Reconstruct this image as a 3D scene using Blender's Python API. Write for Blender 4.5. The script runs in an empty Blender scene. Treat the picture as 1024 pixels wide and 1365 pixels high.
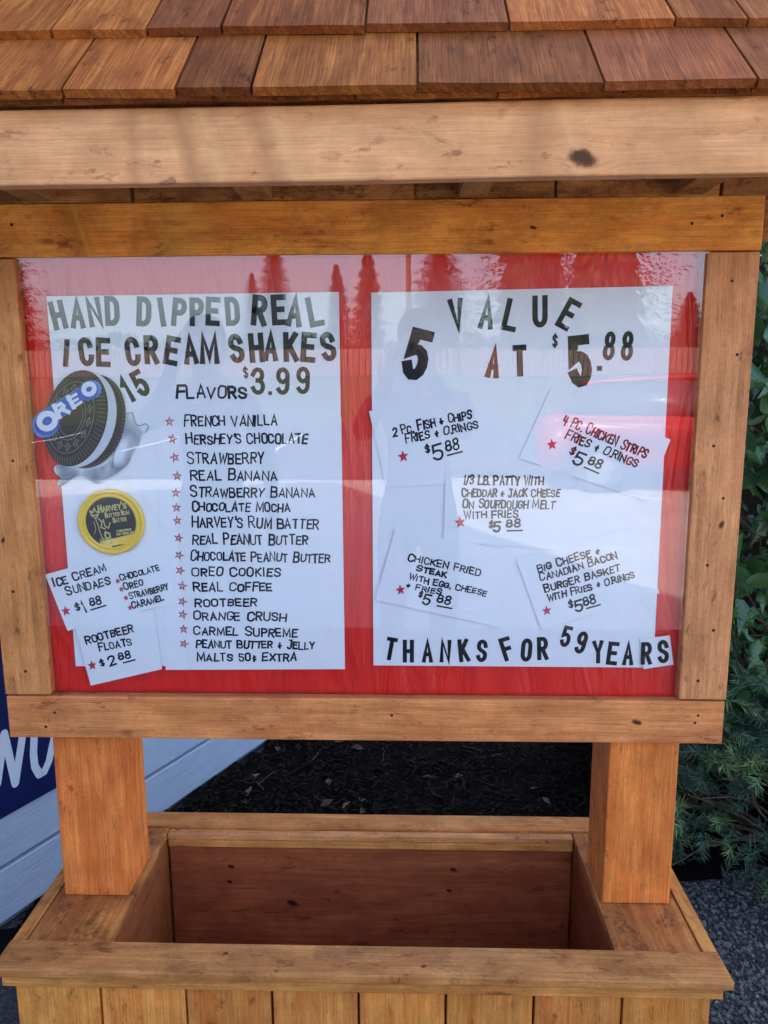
import bpy, bmesh, math, random
from mathutils import Vector, Matrix, noise
random.seed(7)
R = math.radians
scene = bpy.context.scene
col = scene.collection

# ------------------------------------------------------------------ camera
CAM = Vector((0.0885, -1.3942, -0.0105)); FPX = 1024.58
YAW, PITCH, ROLL = -0.0299, 0.1743, -0.0047
FW = Vector((math.sin(YAW)*math.cos(PITCH), math.cos(YAW)*math.cos(PITCH), -math.sin(PITCH)))
_r = Vector((math.cos(YAW), -math.sin(YAW), 0)); _u = _r.cross(FW)
RT = _r*math.cos(ROLL) + _u*math.sin(ROLL); UP = -_r*math.sin(ROLL) + _u*math.cos(ROLL)
cd = bpy.data.cameras.new('camera'); cam = bpy.data.objects.new('camera', cd); col.objects.link(cam)
m3 = Matrix((RT, UP, -FW)).transposed()
cam.matrix_world = Matrix.Translation(CAM) @ m3.to_4x4()
cd.sensor_fit = 'HORIZONTAL'; cd.sensor_width = 36; cd.lens = 36*FPX/1024
cd.clip_start = 0.02; cd.clip_end = 2000
scene.camera = cam

# ------------------------------------------------------------------ light
SUN_EL, SUN_AZ = R(41), R(-30)          # azimuth from +Y towards +X
world = bpy.data.worlds.new('World'); scene.world = world; world.use_nodes = True
wn = world.node_tree
sky = wn.nodes.new('ShaderNodeTexSky'); sky.sky_type = 'NISHITA'; sky.sun_disc = False
sky.sun_elevation = SUN_EL; sky.sun_rotation = SUN_AZ
sky.air_density = 0.85; sky.dust_density = 3.6; sky.ozone_density = 0.55
bg = wn.nodes['Background']; bg.inputs['Strength'].default_value = 0.14
wn.links.new(sky.outputs[0], bg.inputs['Color'])
sl = bpy.data.lights.new('sun', 'SUN'); sl.energy = 3.6; sl.angle = R(0.6); sl.color = (1.0, 0.93, 0.82)
sun = bpy.data.objects.new('sun', sl); col.objects.link(sun)
sdir = Vector((math.sin(SUN_AZ)*math.cos(SUN_EL), math.cos(SUN_AZ)*math.cos(SUN_EL), math.sin(SUN_EL)))
sun.rotation_euler = sdir.to_track_quat('Z', 'Y').to_euler()
vs = scene.view_settings; vs.view_transform = 'Standard'; vs.look = 'None'; vs.gamma = 1; vs.exposure = 2.78
vs.use_curve_mapping = False
scene.render.engine = 'CYCLES'

GZ = -1.531                               # ground level (camera is about 1.5 m up)

# ------------------------------------------------------------------ helpers
def pix_y(px, py, y):
    d = FW + RT*((px-512)/FPX) + UP*((682.5-py)/FPX); t = (y-CAM.y)/d.y; return CAM + d*t
def tag(o, label=None, cat=None, group=None, kind=None):
    if label: o['label'] = label
    if cat: o['category'] = cat
    if group: o['group'] = group
    if kind: o['kind'] = kind
    return o
def empty(name, loc=(0, 0, 0), rz=0):
    o = bpy.data.objects.new(name, None); o.location = loc; o.rotation_euler = (0, 0, rz)
    o.empty_display_size = .1; col.objects.link(o); return o
def mobj(name, verts, faces, mat, parent=None, loc=(0, 0, 0), rot=(0, 0, 0), smooth=False, fm=None):
    me = bpy.data.meshes.new(name); me.from_pydata([tuple(v) for v in verts], [], faces)
    for m in (mat if isinstance(mat, (list, tuple)) else [mat]): me.materials.append(m)
    if fm: me.polygons.foreach_set('material_index', fm)
    if smooth: me.polygons.foreach_set('use_smooth', [True]*len(me.polygons))
    me.update()
    return link(name, me, parent, loc, rot)
def link(name, me, parent=None, loc=(0, 0, 0), rot=(0, 0, 0)):
    o = bpy.data.objects.new(name, me); o.location = loc; o.rotation_euler = rot
    col.objects.link(o)
    if parent is not None: o.parent = parent
    return o
def beam_mesh(name, lx, ly, lz, mat, bev=.002, rag=.0):
    """a board with eased edges, length along local x, slightly out of true"""
    bm = bmesh.new(); bmesh.ops.create_cube(bm, size=1)
    for v in bm.verts: v.co = Vector((v.co.x*lx, v.co.y*ly, v.co.z*lz))
    n = max(1, int(lx/.12))
    if n > 1 and rag > 0:
        es = [e for e in bm.edges if abs(e.verts[0].co.x-e.verts[1].co.x) > lx*.5]
        bmesh.ops.subdivide_edges(bm, edges=es, cuts=n)
    bmesh.ops.bevel(bm, geom=[e for e in bm.edges if e.calc_face_angle(0) > .5], offset=bev, segments=2, profile=.5, affect='EDGES')
    if rag > 0:
        s = random.random()*50
        for v in bm.verts:
            q = noise.noise_vector(Vector((v.co.x*3+s, v.co.y*2, v.co.z*2)))
            v.co += Vector((0, q.y*rag, q.z*rag))
    me = bpy.data.meshes.new(name); bm.to_mesh(me); bm.free(); me.materials.append(mat); return me
def board(name, c, size, mat, parent, axis='x', bev=.002, rag=.0006, label=None, rot=None):
    """axis = world direction of the grain; size = (length, depth, width)"""
    me = beam_mesh(name, size[0], size[1], size[2], mat, bev, rag)
    r = {'x': (0, 0, 0), 'z': (0, R(-90), 0), 'y': (0, 0, R(90)), 'flatx': (R(90), 0, 0)}[axis] if rot is None else rot
    o = link(name, me, parent, c, r)
    if label: o['label'] = label
    return o

# ------------------------------------------------------------------ node helpers
class NT:
    def __init__(s, name):
        s.m = bpy.data.materials.new(name); s.m.use_nodes = True; s.t = s.m.node_tree
        s.b = s.t.nodes['Principled BSDF']; s.out = s.t.nodes['Material Output']
    def n(s, t, **k):
        x = s.t.nodes.new(t)
        for a, v in k.items(): setattr(x, a, v)
        return x
    def l(s, a, b): s.t.links.new(a, b)
    def put(s, sock, v):
        if isinstance(v, bpy.types.NodeSocket): s.l(v, sock)
        else: sock.default_value = v
    def math(s, op, a, b=0.0, c=None, clamp=False):
        x = s.n('ShaderNodeMath', operation=op); x.use_clamp = clamp
        s.put(x.inputs[0], a); s.put(x.inputs[1], b)
        if c is not None: s.put(x.inputs[2], c)
        return x.outputs[0]
    def noise(s, vec, scale, detail=4, rough=.55, dist=0):
        x = s.n('ShaderNodeTexNoise'); s.l(vec, x.inputs['Vector']); x.inputs['Scale'].default_value = scale
        x.inputs['Detail'].default_value = detail; x.inputs['Roughness'].default_value = rough; x.inputs['Distortion'].default_value = dist
        return x.outputs['Fac']
    def ramp(s, fac, stops):
        x = s.n('ShaderNodeValToRGB'); s.l(fac, x.inputs[0]); e = x.color_ramp.elements
        while len(e) < len(stops): e.new(.5)
        for q, (p, c) in zip(e, stops):
            q.position = p; q.color = (c, c, c, 1) if isinstance(c, (int, float)) else (*c, 1)
        return x.outputs[0]
    def mix(s, fac, a, b, mode='MIX'):
        x = s.n('ShaderNodeMix', data_type='RGBA', blend_type=mode)
        s.put(x.inputs[0], fac)
        for k, v in ((6, a), (7, b)):
            s.put(x.inputs[k], v if isinstance(v, bpy.types.NodeSocket) else (*v, 1))
        return x.outputs[2]
    def comb(s, x, y, z):
        q = s.n('ShaderNodeCombineXYZ')
        for i, v in enumerate((x, y, z)): s.put(q.inputs[i], v)
        return q.outputs[0]
    def vmul(s, v, k):
        q = s.n('ShaderNodeVectorMath', operation='MULTIPLY'); s.l(v, q.inputs[0]); q.inputs[1].default_value = k; return q.outputs[0]
    def bump(s, h, dist, strength=1, nrm=None):
        q = s.n('ShaderNodeBump'); s.l(h, q.inputs['Height']); q.inputs['Distance'].default_value = dist; q.inputs['Strength'].default_value = strength
        if nrm is not None: s.l(nrm, q.inputs['Normal'])
        s.l(q.outputs[0], s.b.inputs['Normal']); return q.outputs[0]

def wood(name, light, mid, dark, knots=(), rough=.55, ring=110, saw=0.0, relief=.0006, streaks=(), blotch=.5, contrast=1.0, spec=.2, stain=.12):
    """stained cedar, grain along local x; knots = (x, z, radius) on the wide face in local metres"""
    N = NT(name)
    tc = N.n('ShaderNodeTexCoord'); sp = N.n('ShaderNodeSeparateXYZ'); N.l(tc.outputs['Object'], sp.inputs[0])
    X, Y, Z = sp.outputs
    oi = N.n('ShaderNodeObjectInfo'); rnd = oi.outputs['Random']
    off = N.math('MULTIPLY', rnd, 37.0); Xo = N.math('ADD', X, off)
    # lines part round each knot
    S = N.math('ADD', Z, N.math('MULTIPLY', Y, .8)); core = None
    for kx, kz, r in knots:
        dx = N.math('DIVIDE', N.math('SUBTRACT', X, kx), r*1.5); dz0 = N.math('SUBTRACT', Z, kz); dz = N.math('DIVIDE', dz0, r)
        dx = N.math('ADD', dx, N.math('MULTIPLY', dz, .35)); d2 = N.math('ADD', N.math('MULTIPLY', dx, dx), N.math('MULTIPLY', dz, dz))
        g = N.math('POWER', 2.718, N.math('MULTIPLY', d2, -.30))
        S = N.math('SUBTRACT', S, N.math('MULTIPLY', N.math('MULTIPLY', dz0, g), .85))
        S = N.math('ADD', S, N.math('MULTIPLY', g, r*.35))
        wob = N.math('MULTIPLY', N.math('SUBTRACT', N.noise(N.comb(Xo, Y, Z), 120, 3), .5), 1.3)
        c = N.math('SUBTRACT', 1.25, N.math('ADD', d2, wob), clamp=True)
        core = c if core is None else N.math('MAXIMUM', core, c)
    lown = N.noise(N.comb(N.math('MULTIPLY', Xo, 1.6), Y, N.math('MULTIPLY', Z, 7)), 1.3, 3, .5)
    S2 = N.math('ADD', S, N.math('MULTIPLY', lown, .05))
    w = N.math('SINE', N.math('ADD', N.math('MULTIPLY', S2, ring*6.28*.5), N.math('MULTIPLY', N.noise(N.comb(N.math('MULTIPLY', Xo, 3), Y, N.math('MULTIPLY', S, 30)), 2.0, 4, .6), 9.0)))
    w = N.math('MULTIPLY_ADD', w, .5, .5)
    w = N.math('POWER', w, 1.6)
    fib = N.noise(N.comb(N.math('MULTIPLY', Xo, 9), N.math('MULTIPLY', Y, 260), N.math('MULTIPLY', S, 420)), 1.0, 4, .65)
    pore = N.noise(N.comb(N.math('MULTIPLY', Xo, 45), N.math('MULTIPLY', Y, 500), N.math('MULTIPLY', Z, 650)), 1.0, 2, .5)
    blo = N.noise(N.comb(N.math('MULTIPLY', Xo, 4), N.math('MULTIPLY', Y, 5), N.math('MULTIPLY', Z, 11)), 1.5, 6, .62, .6)
    band = N.noise(N.comb(N.math('MULTIPLY', Xo, .9), N.math('MULTIPLY', Y, 20), N.math('MULTIPLY', S2, 75)), 1.0, 5, .62, .3)
    fl_x = N.comb(N.math('MULTIPLY', Xo, 1.1), N.math('MULTIPLY', Y, 5), N.math('MULTIPLY', S, 5.5))
    fg = N.math('MULTIPLY_ADD', N.math('SINE', N.math('MULTIPLY', N.noise(fl_x, 1.0, 3, .45), 62.0)), .5, .5)
    w = N.math('MULTIPLY', N.math('ADD', w, N.math('MULTIPLY', N.math('POWER', fg, 2.2), 1.5)), .62)
    f = N.math('ADD', N.math('MULTIPLY', w, .24*contrast), N.math('ADD', N.math('MULTIPLY', fib, .48), N.math('MULTIPLY', band, .42)))
    c1 = N.mix(N.ramp(f, [(.34, 0.0), (.74, 1.0)]), light, mid)
    c2 = N.mix(N.math('MULTIPLY', N.ramp(blo, [(.36, 0.0), (.72, 1.0)]), blotch), c1, dark)
    c2 = N.mix(N.math('MULTIPLY', N.ramp(pore, [(.62, 0.0), (.75, 1.0)]), .5), c2, dark)
    # dark flecks left by the saw and the stain
    fl = N.noise(N.comb(N.math('MULTIPLY', Xo, 26), N.math('MULTIPLY', Y, 30), N.math('MULTIPLY', Z, 60)), 1.0, 5, .7)
    flm = N.math('MULTIPLY', N.ramp(fl, [(.565, 0.0), (.63, 1.0)]), N.ramp(blo, [(.45, 0.0), (.6, 1.0)]))
    c2 = N.mix(N.math('MULTIPLY', flm, .75), c2, tuple(v*.55 for v in dark))
    st1 = N.noise(N.comb(N.math('MULTIPLY', Xo, 13), N.math('MULTIPLY', Y, 16), N.math('MULTIPLY', Z, 20)), 1.0, 6, .68, .8)
    st2 = N.noise(N.comb(N.math('MULTIPLY', Xo, 90), N.math('MULTIPLY', Y, 110), N.math('MULTIPLY', Z, 140)), 1.0, 3, .6)
    stm = N.math('MULTIPLY', N.ramp(st1, [(.50, 0.0), (.60, 1.0)]), N.ramp(st2, [(.38, .25), (.58, 1.0)]))
    c2 = N.mix(N.math('MULTIPLY', stm, stain), c2, tuple(v*.7 for v in dark))
    hue = N.n('ShaderNodeHueSaturation'); N.l(c2, hue.inputs['Color'])
    fine = N.ramp(fib, [(.34, 0.0), (.66, 1.0)])
    mot = N.ramp(N.noise(N.comb(N.math('MULTIPLY', Xo, 130), N.math('MULTIPLY', Y, 120), N.math('MULTIPLY', Z, 230)), 1.0, 3, .6), [(.36, 0.0), (.64, 1.0)])
    cross = N.ramp(N.noise(N.comb(N.math('MULTIPLY', Xo, 420), N.math('MULTIPLY', Y, 30), N.math('MULTIPLY', Z, 55)), 1.0, 3, .6), [(.36, 0.0), (.64, 1.0)])
    val = N.math('MULTIPLY_ADD', fine, -.30*contrast, 1.22)
    val = N.math('SUBTRACT', val, N.math('MULTIPLY', mot, .04+.12*min(saw, 1)))
    val = N.math('SUBTRACT', val, N.math('MULTIPLY', cross, .01+.05*min(saw, 1)))
    pat = N.noise(N.comb(N.math('MULTIPLY', Xo, 7), N.math('MULTIPLY', Y, 8), N.math('MULTIPLY', Z, 9)), 1.7, 4, .6)
    val = N.math('MULTIPLY', val, N.math('MULTIPLY_ADD', pat, -.9, 1.50))
    N.l(N.math('MULTIPLY', val, N.math('MULTIPLY_ADD', rnd, .30, .86)), hue.inputs['Value']); N.l(N.math('MULTIPLY_ADD', N.math('FRACT', N.math('MULTIPLY', rnd, 7.3)), .008, .493), hue.inputs['Hue'])
    c3 = hue.outputs[0]
    for sx, wd, sl, amt in streaks:          # weathered streaks across the board: paler beside, darker within
        q = N.math('ABSOLUTE', N.math('DIVIDE', N.math('SUBTRACT', N.math('SUBTRACT', X, sx), N.math('MULTIPLY', Z, sl)), wd))
        qn = N.math('ADD', q, N.math('MULTIPLY', N.math('SUBTRACT', N.noise(N.comb(X, Y, Z), 60, 4), .5), .9))
        fall = N.math('MULTIPLY', N.ramp(qn, [(0.0, 1.0), (1.0, 0.0)]), amt)
        c3 = N.mix(fall, c3, tuple(v*.72 for v in mid) if amt > .3 else tuple(min(.9, v*1.45) for v in light))
    if core is not None:
        kr = N.ramp(N.math('MULTIPLY_ADD', N.math('SINE', N.math('MULTIPLY', core, 16)), -.08, core), [(.25, 1.0), (.95, 0.0)])
        kc = N.mix(kr, tuple(v*.22 for v in dark), tuple(v*.55+w_*.3 for v, w_ in zip(dark, mid)))
        c3 = N.mix(N.math('MULTIPLY', core, 1.25, clamp=True), c3, kc)
    N.l(c3, N.b.inputs['Base Color'])
    N.l(N.math('MULTIPLY_ADD', fib, .25, rough-.1), N.b.inputs['Roughness'])
    N.b.inputs['Specular IOR Level'].default_value = spec
    h = N.math('ADD', N.math('MULTIPLY', fib, .8), N.math('MULTIPLY', w, .35))
    if saw:
        sw = N.noise(N.comb(N.math('MULTIPLY', Xo, 150), N.math('MULTIPLY', Y, 40), N.math('MULTIPLY', Z, 60)), 1.0, 4, .75)
        h = N.math('ADD', h, N.math('MULTIPLY', sw, saw))
    N.bump(h, relief, 1)
    return N.m

def plain(name, c, rough=.5, spec=.5, metal=0, nz=0, nscale=200, bump=0, coat=0):
    N = NT(name); N.b.inputs['Roughness'].default_value = rough; N.b.inputs['Specular IOR Level'].default_value = spec
    N.b.inputs['Metallic'].default_value = metal; N.b.inputs['Coat Weight'].default_value = coat
    tc = N.n('ShaderNodeTexCoord'); f = N.noise(tc.outputs['Object'], nscale, 4)
    N.l(N.mix(f, tuple(v*(1-nz) for v in c), tuple(min(1, v*(1+nz)) for v in c)), N.b.inputs['Base Color'])
    if bump: N.bump(f, bump)
    return N.m

# ------------------------------------------------------------------ materials
POST_L, POST_M, POST_D = (.86, .30, .062), (.70, .195, .034), (.46, .105, .022)
M = {}
M['sunsteel'] = plain('galvanised_steel', (.45, .45, .46), .35, metal=1, nz=.1)
M['screw'] = plain('screw_head', (.035, .03, .028), .5, metal=.6)

def paper_mat():
    N = NT('white_paper'); tc = N.n('ShaderNodeTexCoord')
    a = N.noise(tc.outputs['Object'], 9, 5, .6); N.l(N.mix(a, (.84, .84, .85), (.89, .89, .90)), N.b.inputs['Base Color'])
    N.b.inputs['Roughness'].default_value = .55; N.b.inputs['Specular IOR Level'].default_value = .3
    N.bump(N.noise(tc.outputs['Object'], 14, 3, .5), .0035); return N.m
M['paper'] = paper_mat()
def red_mat():
    N = NT('red_vinyl'); tc = N.n('ShaderNodeTexCoord')
    a = N.noise(tc.outputs['Object'], 3, 3, .5)
    N.l(N.mix(a, (.74, .010, .006), (.90, .024, .012)), N.b.inputs['Base Color'])
    N.b.inputs['Roughness'].default_value = .30; N.b.inputs['Specular IOR Level'].default_value = .5
    wv = N.vmul(tc.outputs['Object'], (5, 1, 1.1)); N.bump(N.noise(wv, 3.0, 4, .5, .8), .02); return N.m
M['red'] = red_mat()
M['ink'] = plain('black_marker_ink', (.006, .006, .016), .45, .25, nz=.3, nscale=500)
M['black_vinyl'] = plain('black_letter_vinyl', (.006, .006, .008), .28, .35, nz=.2)
M['dark_red_letter'] = plain('letter_dark_red', (.16, .012, .012), .28, .35)  # dark red colour given to one heading letter
M['redink'] = plain('red_marker_ink', (.55, .03, .06), .5, .3, nz=.2, nscale=500)
def glass_mat():
    N = NT('acrylic_glazing'); N.t.nodes.remove(N.b)
    tc = N.n('ShaderNodeTexCoord'); tr = N.n('ShaderNodeBsdfTransparent'); gl = N.n('ShaderNodeBsdfGlossy')
    gl.inputs['Roughness'].default_value = .0; gl.inputs['Color'].default_value = (1, 1, 1, 1)
    tr.inputs['Color'].default_value = (.965, .97, .975, 1)
    v = N.vmul(tc.outputs['Object'], (1.6, 1, .7)); h = N.noise(v, 2.6, 2, .4)
    bp = N.n('ShaderNodeBump'); N.l(h, bp.inputs['Height']); bp.inputs['Distance'].default_value = .0007; N.l(bp.outputs[0], gl.inputs['Normal'])
    fr = N.n('ShaderNodeFresnel'); fr.inputs['IOR'].default_value = 1.5
    ge = N.n('ShaderNodeNewGeometry')
    fac = N.math('MULTIPLY', N.math('MULTIPLY', fr.outputs[0], 1.8), N.math('SUBTRACT', 1, ge.outputs['Backfacing']), clamp=True)
    mx = N.n('ShaderNodeMixShader'); N.l(fac, mx.inputs[0]); N.l(tr.outputs[0], mx.inputs[1]); N.l(gl.outputs[0], mx.inputs[2])
    N.l(mx.outputs[0], N.out.inputs['Surface']); return N.m
M['glass'] = glass_mat()

def ground_mat():
    N = NT('asphalt_gravel'); tc = N.n('ShaderNodeTexCoord'); P = tc.outputs['Object']
    vo = N.n('ShaderNodeTexVoronoi'); N.l(P, vo.inputs['Vector']); vo.inputs['Scale'].default_value = 130
    st = N.ramp(vo.outputs['Color'], [(.0, (.020, .021, .022)), (.55, (.050, .051, .053)), (.9, (.12, .12, .12)), (1, (.24, .24, .235))])
    edge = N.ramp(vo.outputs['Distance'], [(.25, 1.0), (.75, .25)])
    big = N.noise(P, .7, 4)
    c = N.mix(1.0, st, edge, 'MULTIPLY')
    c = N.mix(N.ramp(big, [(.3, .15), (.7, .55)]), c, (.028, .028, .031))
    N.l(c, N.b.inputs['Base Color']); N.b.inputs['Roughness'].default_value = .8
    N.bump(N.math('SUBTRACT', 1, vo.outputs['Distance']), .004); return N.m
M['asphalt'] = ground_mat()
def mulch_mat():
    N = NT('dark_mulch'); tc = N.n('ShaderNodeTexCoord'); P = tc.outputs['Object']
    a = N.noise(P, 60, 6, .7); b = N.noise(P, 4, 4)
    c = N.mix(a, (.003, .0025, .002), (.011, .008, .006)); c = N.mix(b, c, (.006, .005, .005))
    N.l(c, N.b.inputs['Base Color']); N.b.inputs['Roughness'].default_value = .95; N.b.inputs['Specular IOR Level'].default_value = .08; N.bump(a, .02); return N.m
M['mulch'] = mulch_mat()
def concrete_mat():
    N = NT('sunlit_concrete'); tc = N.n('ShaderNodeTexCoord'); P = tc.outputs['Object']
    a = N.noise(P, 1.2, 6, .65); b = N.noise(P, 90, 3)
    c = N.mix(N.ramp(a, [(.35, 0.0), (.65, 1.0)]), (.30, .285, .265), (.42, .40, .37)); c = N.mix(N.math('MULTIPLY', b, .3), c, (.25, .24, .23))
    N.l(c, N.b.inputs['Base Color']); N.b.inputs['Roughness'].default_value = .85; return N.m
M['concrete'] = concrete_mat()
M['grass'] = plain('dry_grass_bank', (.045, .055, .02), .95, nz=.5, nscale=6)
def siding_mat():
    N = NT('skylit_white_siding_paint'); tc = N.n('ShaderNodeTexCoord'); P = tc.outputs['Object']
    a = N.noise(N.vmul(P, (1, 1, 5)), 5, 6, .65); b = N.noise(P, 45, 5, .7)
    c = N.mix(N.ramp(a, [(.4, 0.0), (.75, 1.0)]), (.48, .57, .70), (.39, .48, .61))  # white paint tinted blue: skylight on the shaded wall put into the colour
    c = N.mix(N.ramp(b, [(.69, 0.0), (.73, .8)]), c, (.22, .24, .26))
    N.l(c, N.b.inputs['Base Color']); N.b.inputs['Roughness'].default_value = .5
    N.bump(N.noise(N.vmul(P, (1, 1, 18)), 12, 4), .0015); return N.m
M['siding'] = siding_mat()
M['found'] = plain('grey_foundation', (.22, .24, .26), .9, nz=.25, nscale=30, bump=.002)
M['navy'] = plain('navy_sign_paint', (.008, .015, .085), .32, .5, nz=.12, nscale=20)
M['signwhite'] = plain('sign_white_paint', (.62, .70, .78), .4, nz=.05)
def leaf_mat(name, a, b, rough=.35, vein=True):
    N = NT(name); oi = N.n('ShaderNodeObjectInfo'); ge = N.n('ShaderNodeNewGeometry')
    tc = N.n('ShaderNodeTexCoord'); q = N.noise(tc.outputs['Object'], 9, 3)
    f = N.math('FRACT', N.math('ADD', N.math('MULTIPLY', oi.outputs['Random'], 3.7), N.math('ADD', q, ge.outputs['Random Per Island'])))
    N.l(N.mix(f, a, b), N.b.inputs['Base Color']); N.b.inputs['Roughness'].default_value = rough
    N.b.inputs['Specular IOR Level'].default_value = .45 if rough < .6 else .1
    return N.m
M['ivy'] = leaf_mat('ivy_leaf', (.018, .060, .018), (.070, .16, .045), .25)
M['needle'] = leaf_mat('fir_needle', (.045, .115, .04), (.26, .34, .12), .5)
M['needle_blue'] = leaf_mat('blue_fir_needle', (.025, .075, .045), (.10, .17, .10), .5)
M['conifer'] = leaf_mat('conifer_crown', (.020, .036, .014), (.045, .055, .022), .9)
M['stem'] = plain('vine_stem', (.09, .055, .035), .85, nz=.4, nscale=60)
M['bark'] = plain('tree_bark', (.10, .065, .045), .9, nz=.4, nscale=15)
M['deadleaf'] = leaf_mat('dead_leaf', (.05, .03, .02), (.20, .14, .09), .85)
M['chip'] = leaf_mat('bark_chip', (.005, .0035, .003), (.026, .016, .011), .9)
M['pebble'] = leaf_mat('grey_pebble', (.035, .035, .037), (.17, .168, .165), .8)

# =================================================================== THE SETTING
def ground():
    vs_, fs = [], []
    xs = [-400, -60, -30, -15, -6, 0, 6, 15, 30, 60, 400]
    ys = [(-600, 1.6), (-60, 1.6), (-38, 1.55), (-33, 1.4), (-29, .7), (-26, .1), (-24, 0), (-10, 0), (0, 0), (10, 0), (60, 0), (600, 0)]
    for y, h in ys:
        for x in xs: vs_.append((x, y, GZ+h))
    n = len(xs)
    fm = []
    for j in range(len(ys)-1):
        for i in range(n-1):
            fs.append((j*n+i, j*n+i+1, (j+1)*n+i+1, (j+1)*n+i)); fm.append(1 if ys[j+1][0] <= -24 else 0)
    tag(mobj('ground', vs_, fs, [M['asphalt'], M['grass']], fm=fm), kind='structure')
    # pale concrete parking lot in front of the stand
    v = [(-25, -9.4, 0), (25, -10.8, 0), (25, -3.1, 0), (-25, -3.1, 0)]
    tag(mobj('parking_lot', [(a, b, GZ+.004) for a, b, c in v], [(0, 1, 2, 3)], M['concrete']), kind='structure')
    # worn painted stripes on it
    for i in range(6):
        x = -9+i*3.1
        mobj('painted_stripe', [(x, -20, GZ+.008), (x+.12, -20, GZ+.008), (x+.12, -14.5, GZ+.008), (x, -14.5, GZ+.008)], [(0, 1, 2, 3)], M['signwhite'])['kind'] = 'structure'
ground()

WO = Vector((-1.044, .48, 0)); WD = Vector((.439, .898, 0)).normalized(); WNn = Vector((WD.y, -WD.x, 0))   # wall line, direction, outward normal
def wall_pt(s, z, out=0): return WO + WD*s + WNn*out + Vector((0, 0, z))
def wall_box(name, s0, s1, z0, z1, o0, o1, mat, parent, bev=0):
    lx, ly, lz = s1-s0, o1-o0, z1-z0
    me = beam_mesh(name, lx, ly, lz, mat, bev or .0015, 0)
    c = wall_pt((s0+s1)/2, (z0+z1)/2, (o0+o1)/2)
    return link(name, me, parent, c, (0, 0, math.atan2(WD.y, WD.x)))
bld = empty('white_building', wall_pt(2.2, GZ), 0)
tag(bld, 'white building with horizontal board siding, standing behind the left side of the wooden menu stand', 'building')
bld.matrix_basis = Matrix.Translation(wall_pt(2.2, GZ)); bi = Matrix.Translation(-wall_pt(2.2, GZ))
def under(o, parent_loc):
    o.location = Vector(o.location)-Vector(parent_loc); return o
BL = wall_pt(2.2, GZ)
under(wall_box('foundation', -6.2, 6.4, GZ-.1, GZ+.03, -5.9, -.018, M['found'], bld), BL)
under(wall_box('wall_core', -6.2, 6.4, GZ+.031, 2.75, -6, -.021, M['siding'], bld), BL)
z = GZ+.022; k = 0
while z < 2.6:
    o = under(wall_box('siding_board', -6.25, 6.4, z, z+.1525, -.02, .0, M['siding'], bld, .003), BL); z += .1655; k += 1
under(wall_box('roof', -6.6, 6.8, 2.76, 2.92, -6.4, .35, M['found'], bld), BL)

banner = empty('painted_sign', wall_pt(-.6, -.85, 0)); BN = wall_pt(-.6, -.85, 0)
tag(banner, 'navy blue sign with white hand lettering mounted on the white siding behind the left post', 'sign')
under(wall_box('sign_panel', -1.75, .36, -1.201, -.52, .002, .008, M['navy'], banner), BN)
def wall_strokes(polys, w, out):
    o = []
    for pl in polys: o.append(pl)
    return o

# =================================================================== LETTERING
def arc(cx, cy, rx, ry, a0, a1, n=7):
    return [(cx+rx*math.cos(R(a0+(a1-a0)*i/n)), cy+ry*math.sin(R(a0+(a1-a0)*i/n))) for i in range(n+1)]
G = {}   # char -> (relative width, [(points, closed)])
def g(ch, w, *st): G[ch] = (w, [(s[0], s[1]) if isinstance(s, tuple) and isinstance(s[1], bool) else (s, False) for s in st])
g('A', 1, [(0, 0), (.5, 1), (1, 0)], [(.2, .33), (.8, .33)])
g('B', .95, [(0, 0), (0, 1), (.6, 1)]+arc(.6, .77, .32, .23, 80, -80, 5)+[(.1, .53)], [(.1, .53), (.62, .53)]+arc(.62, .265, .38, .265, 70, -80, 5)+[(0, 0)])
g('C', .95, [(1, .74)]+arc(.5, .72, .5, .28, 10, 170, 7)+[(0, .5)]+arc(.5, .28, .5, .28, 190, 350, 7)+[(1, .26)])
g('D', 1, ([(0, 0), (0, 1), (.45, 1)]+arc(.45, .68, .55, .32, 75, 0, 4)+arc(.45, .32, .55, .32, 0, -75, 4)+[(.45, 0)], True))
g('E', .85, [(1, 1), (0, 1), (0, 0), (1, 0)], [(0, .52), (.82, .52)])
g('F', .85, [(1, 1), (0, 1), (0, 0)], [(0, .52), (.82, .52)])
g('G', 1, [(1, .76)]+arc(.5, .72, .5, .28, 20, 170, 7)+[(0, .5)]+arc(.5, .28, .5, .28, 190, 345, 7)+[(1, .44), (.58, .44)])
g('H', 1, [(0, 0), (0, 1)], [(1, 0), (1, 1)], [(0, .5), (1, .5)])
g('I', .0, [(.5, 0), (.5, 1)])
g('J', .8, [(.85, 1), (.85, .25)]+arc(.42, .25, .43, .25, 0, -160, 6), [(.3, 1), (1, 1)])
g('K', .95, [(0, 0), (0, 1)], [(.95, 1), (.05, .42)], [(.3, .58), (1, 0)])
g('L', .85, [(0, 1), (0, 0), (1, 0)])
g('M', 1.25, [(0, 0), (.08, 1), (.5, .15), (.92, 1), (1, 0)])
g('N', 1, [(0, 0), (0, 1), (1, 0), (1, 1)])
g('O', 1, (arc(.5, .72, .5, .28, 0, 180, 8)+arc(.5, .28, .5, .28, 180, 360, 8), True))
g('P', .9, [(0, 0), (0, 1), (.55, 1)]+arc(.55, .74, .45, .26, 75, -75, 6)+[(.55, .48), (0, .48)])
g('Q', 1, (arc(.5, .5, .5, .5, 0, 360, 12), True), [(.6, .3), (1, -.05)])
g('R', .95, [(0, 0), (0, 1), (.55, 1)]+arc(.55, .75, .42, .25, 75, -75, 6)+[(.55, .5), (0, .5)], [(.45, .5), (1, 0)])
g('S', .95, [(1, .76)]+arc(.5, .76, .48, .24, 15, 180, 7)+[(.06, .64), (.3, .54), (.7, .46), (.97, .36)]+arc(.5, .24, .5, .24, 0, -165, 7))
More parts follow.
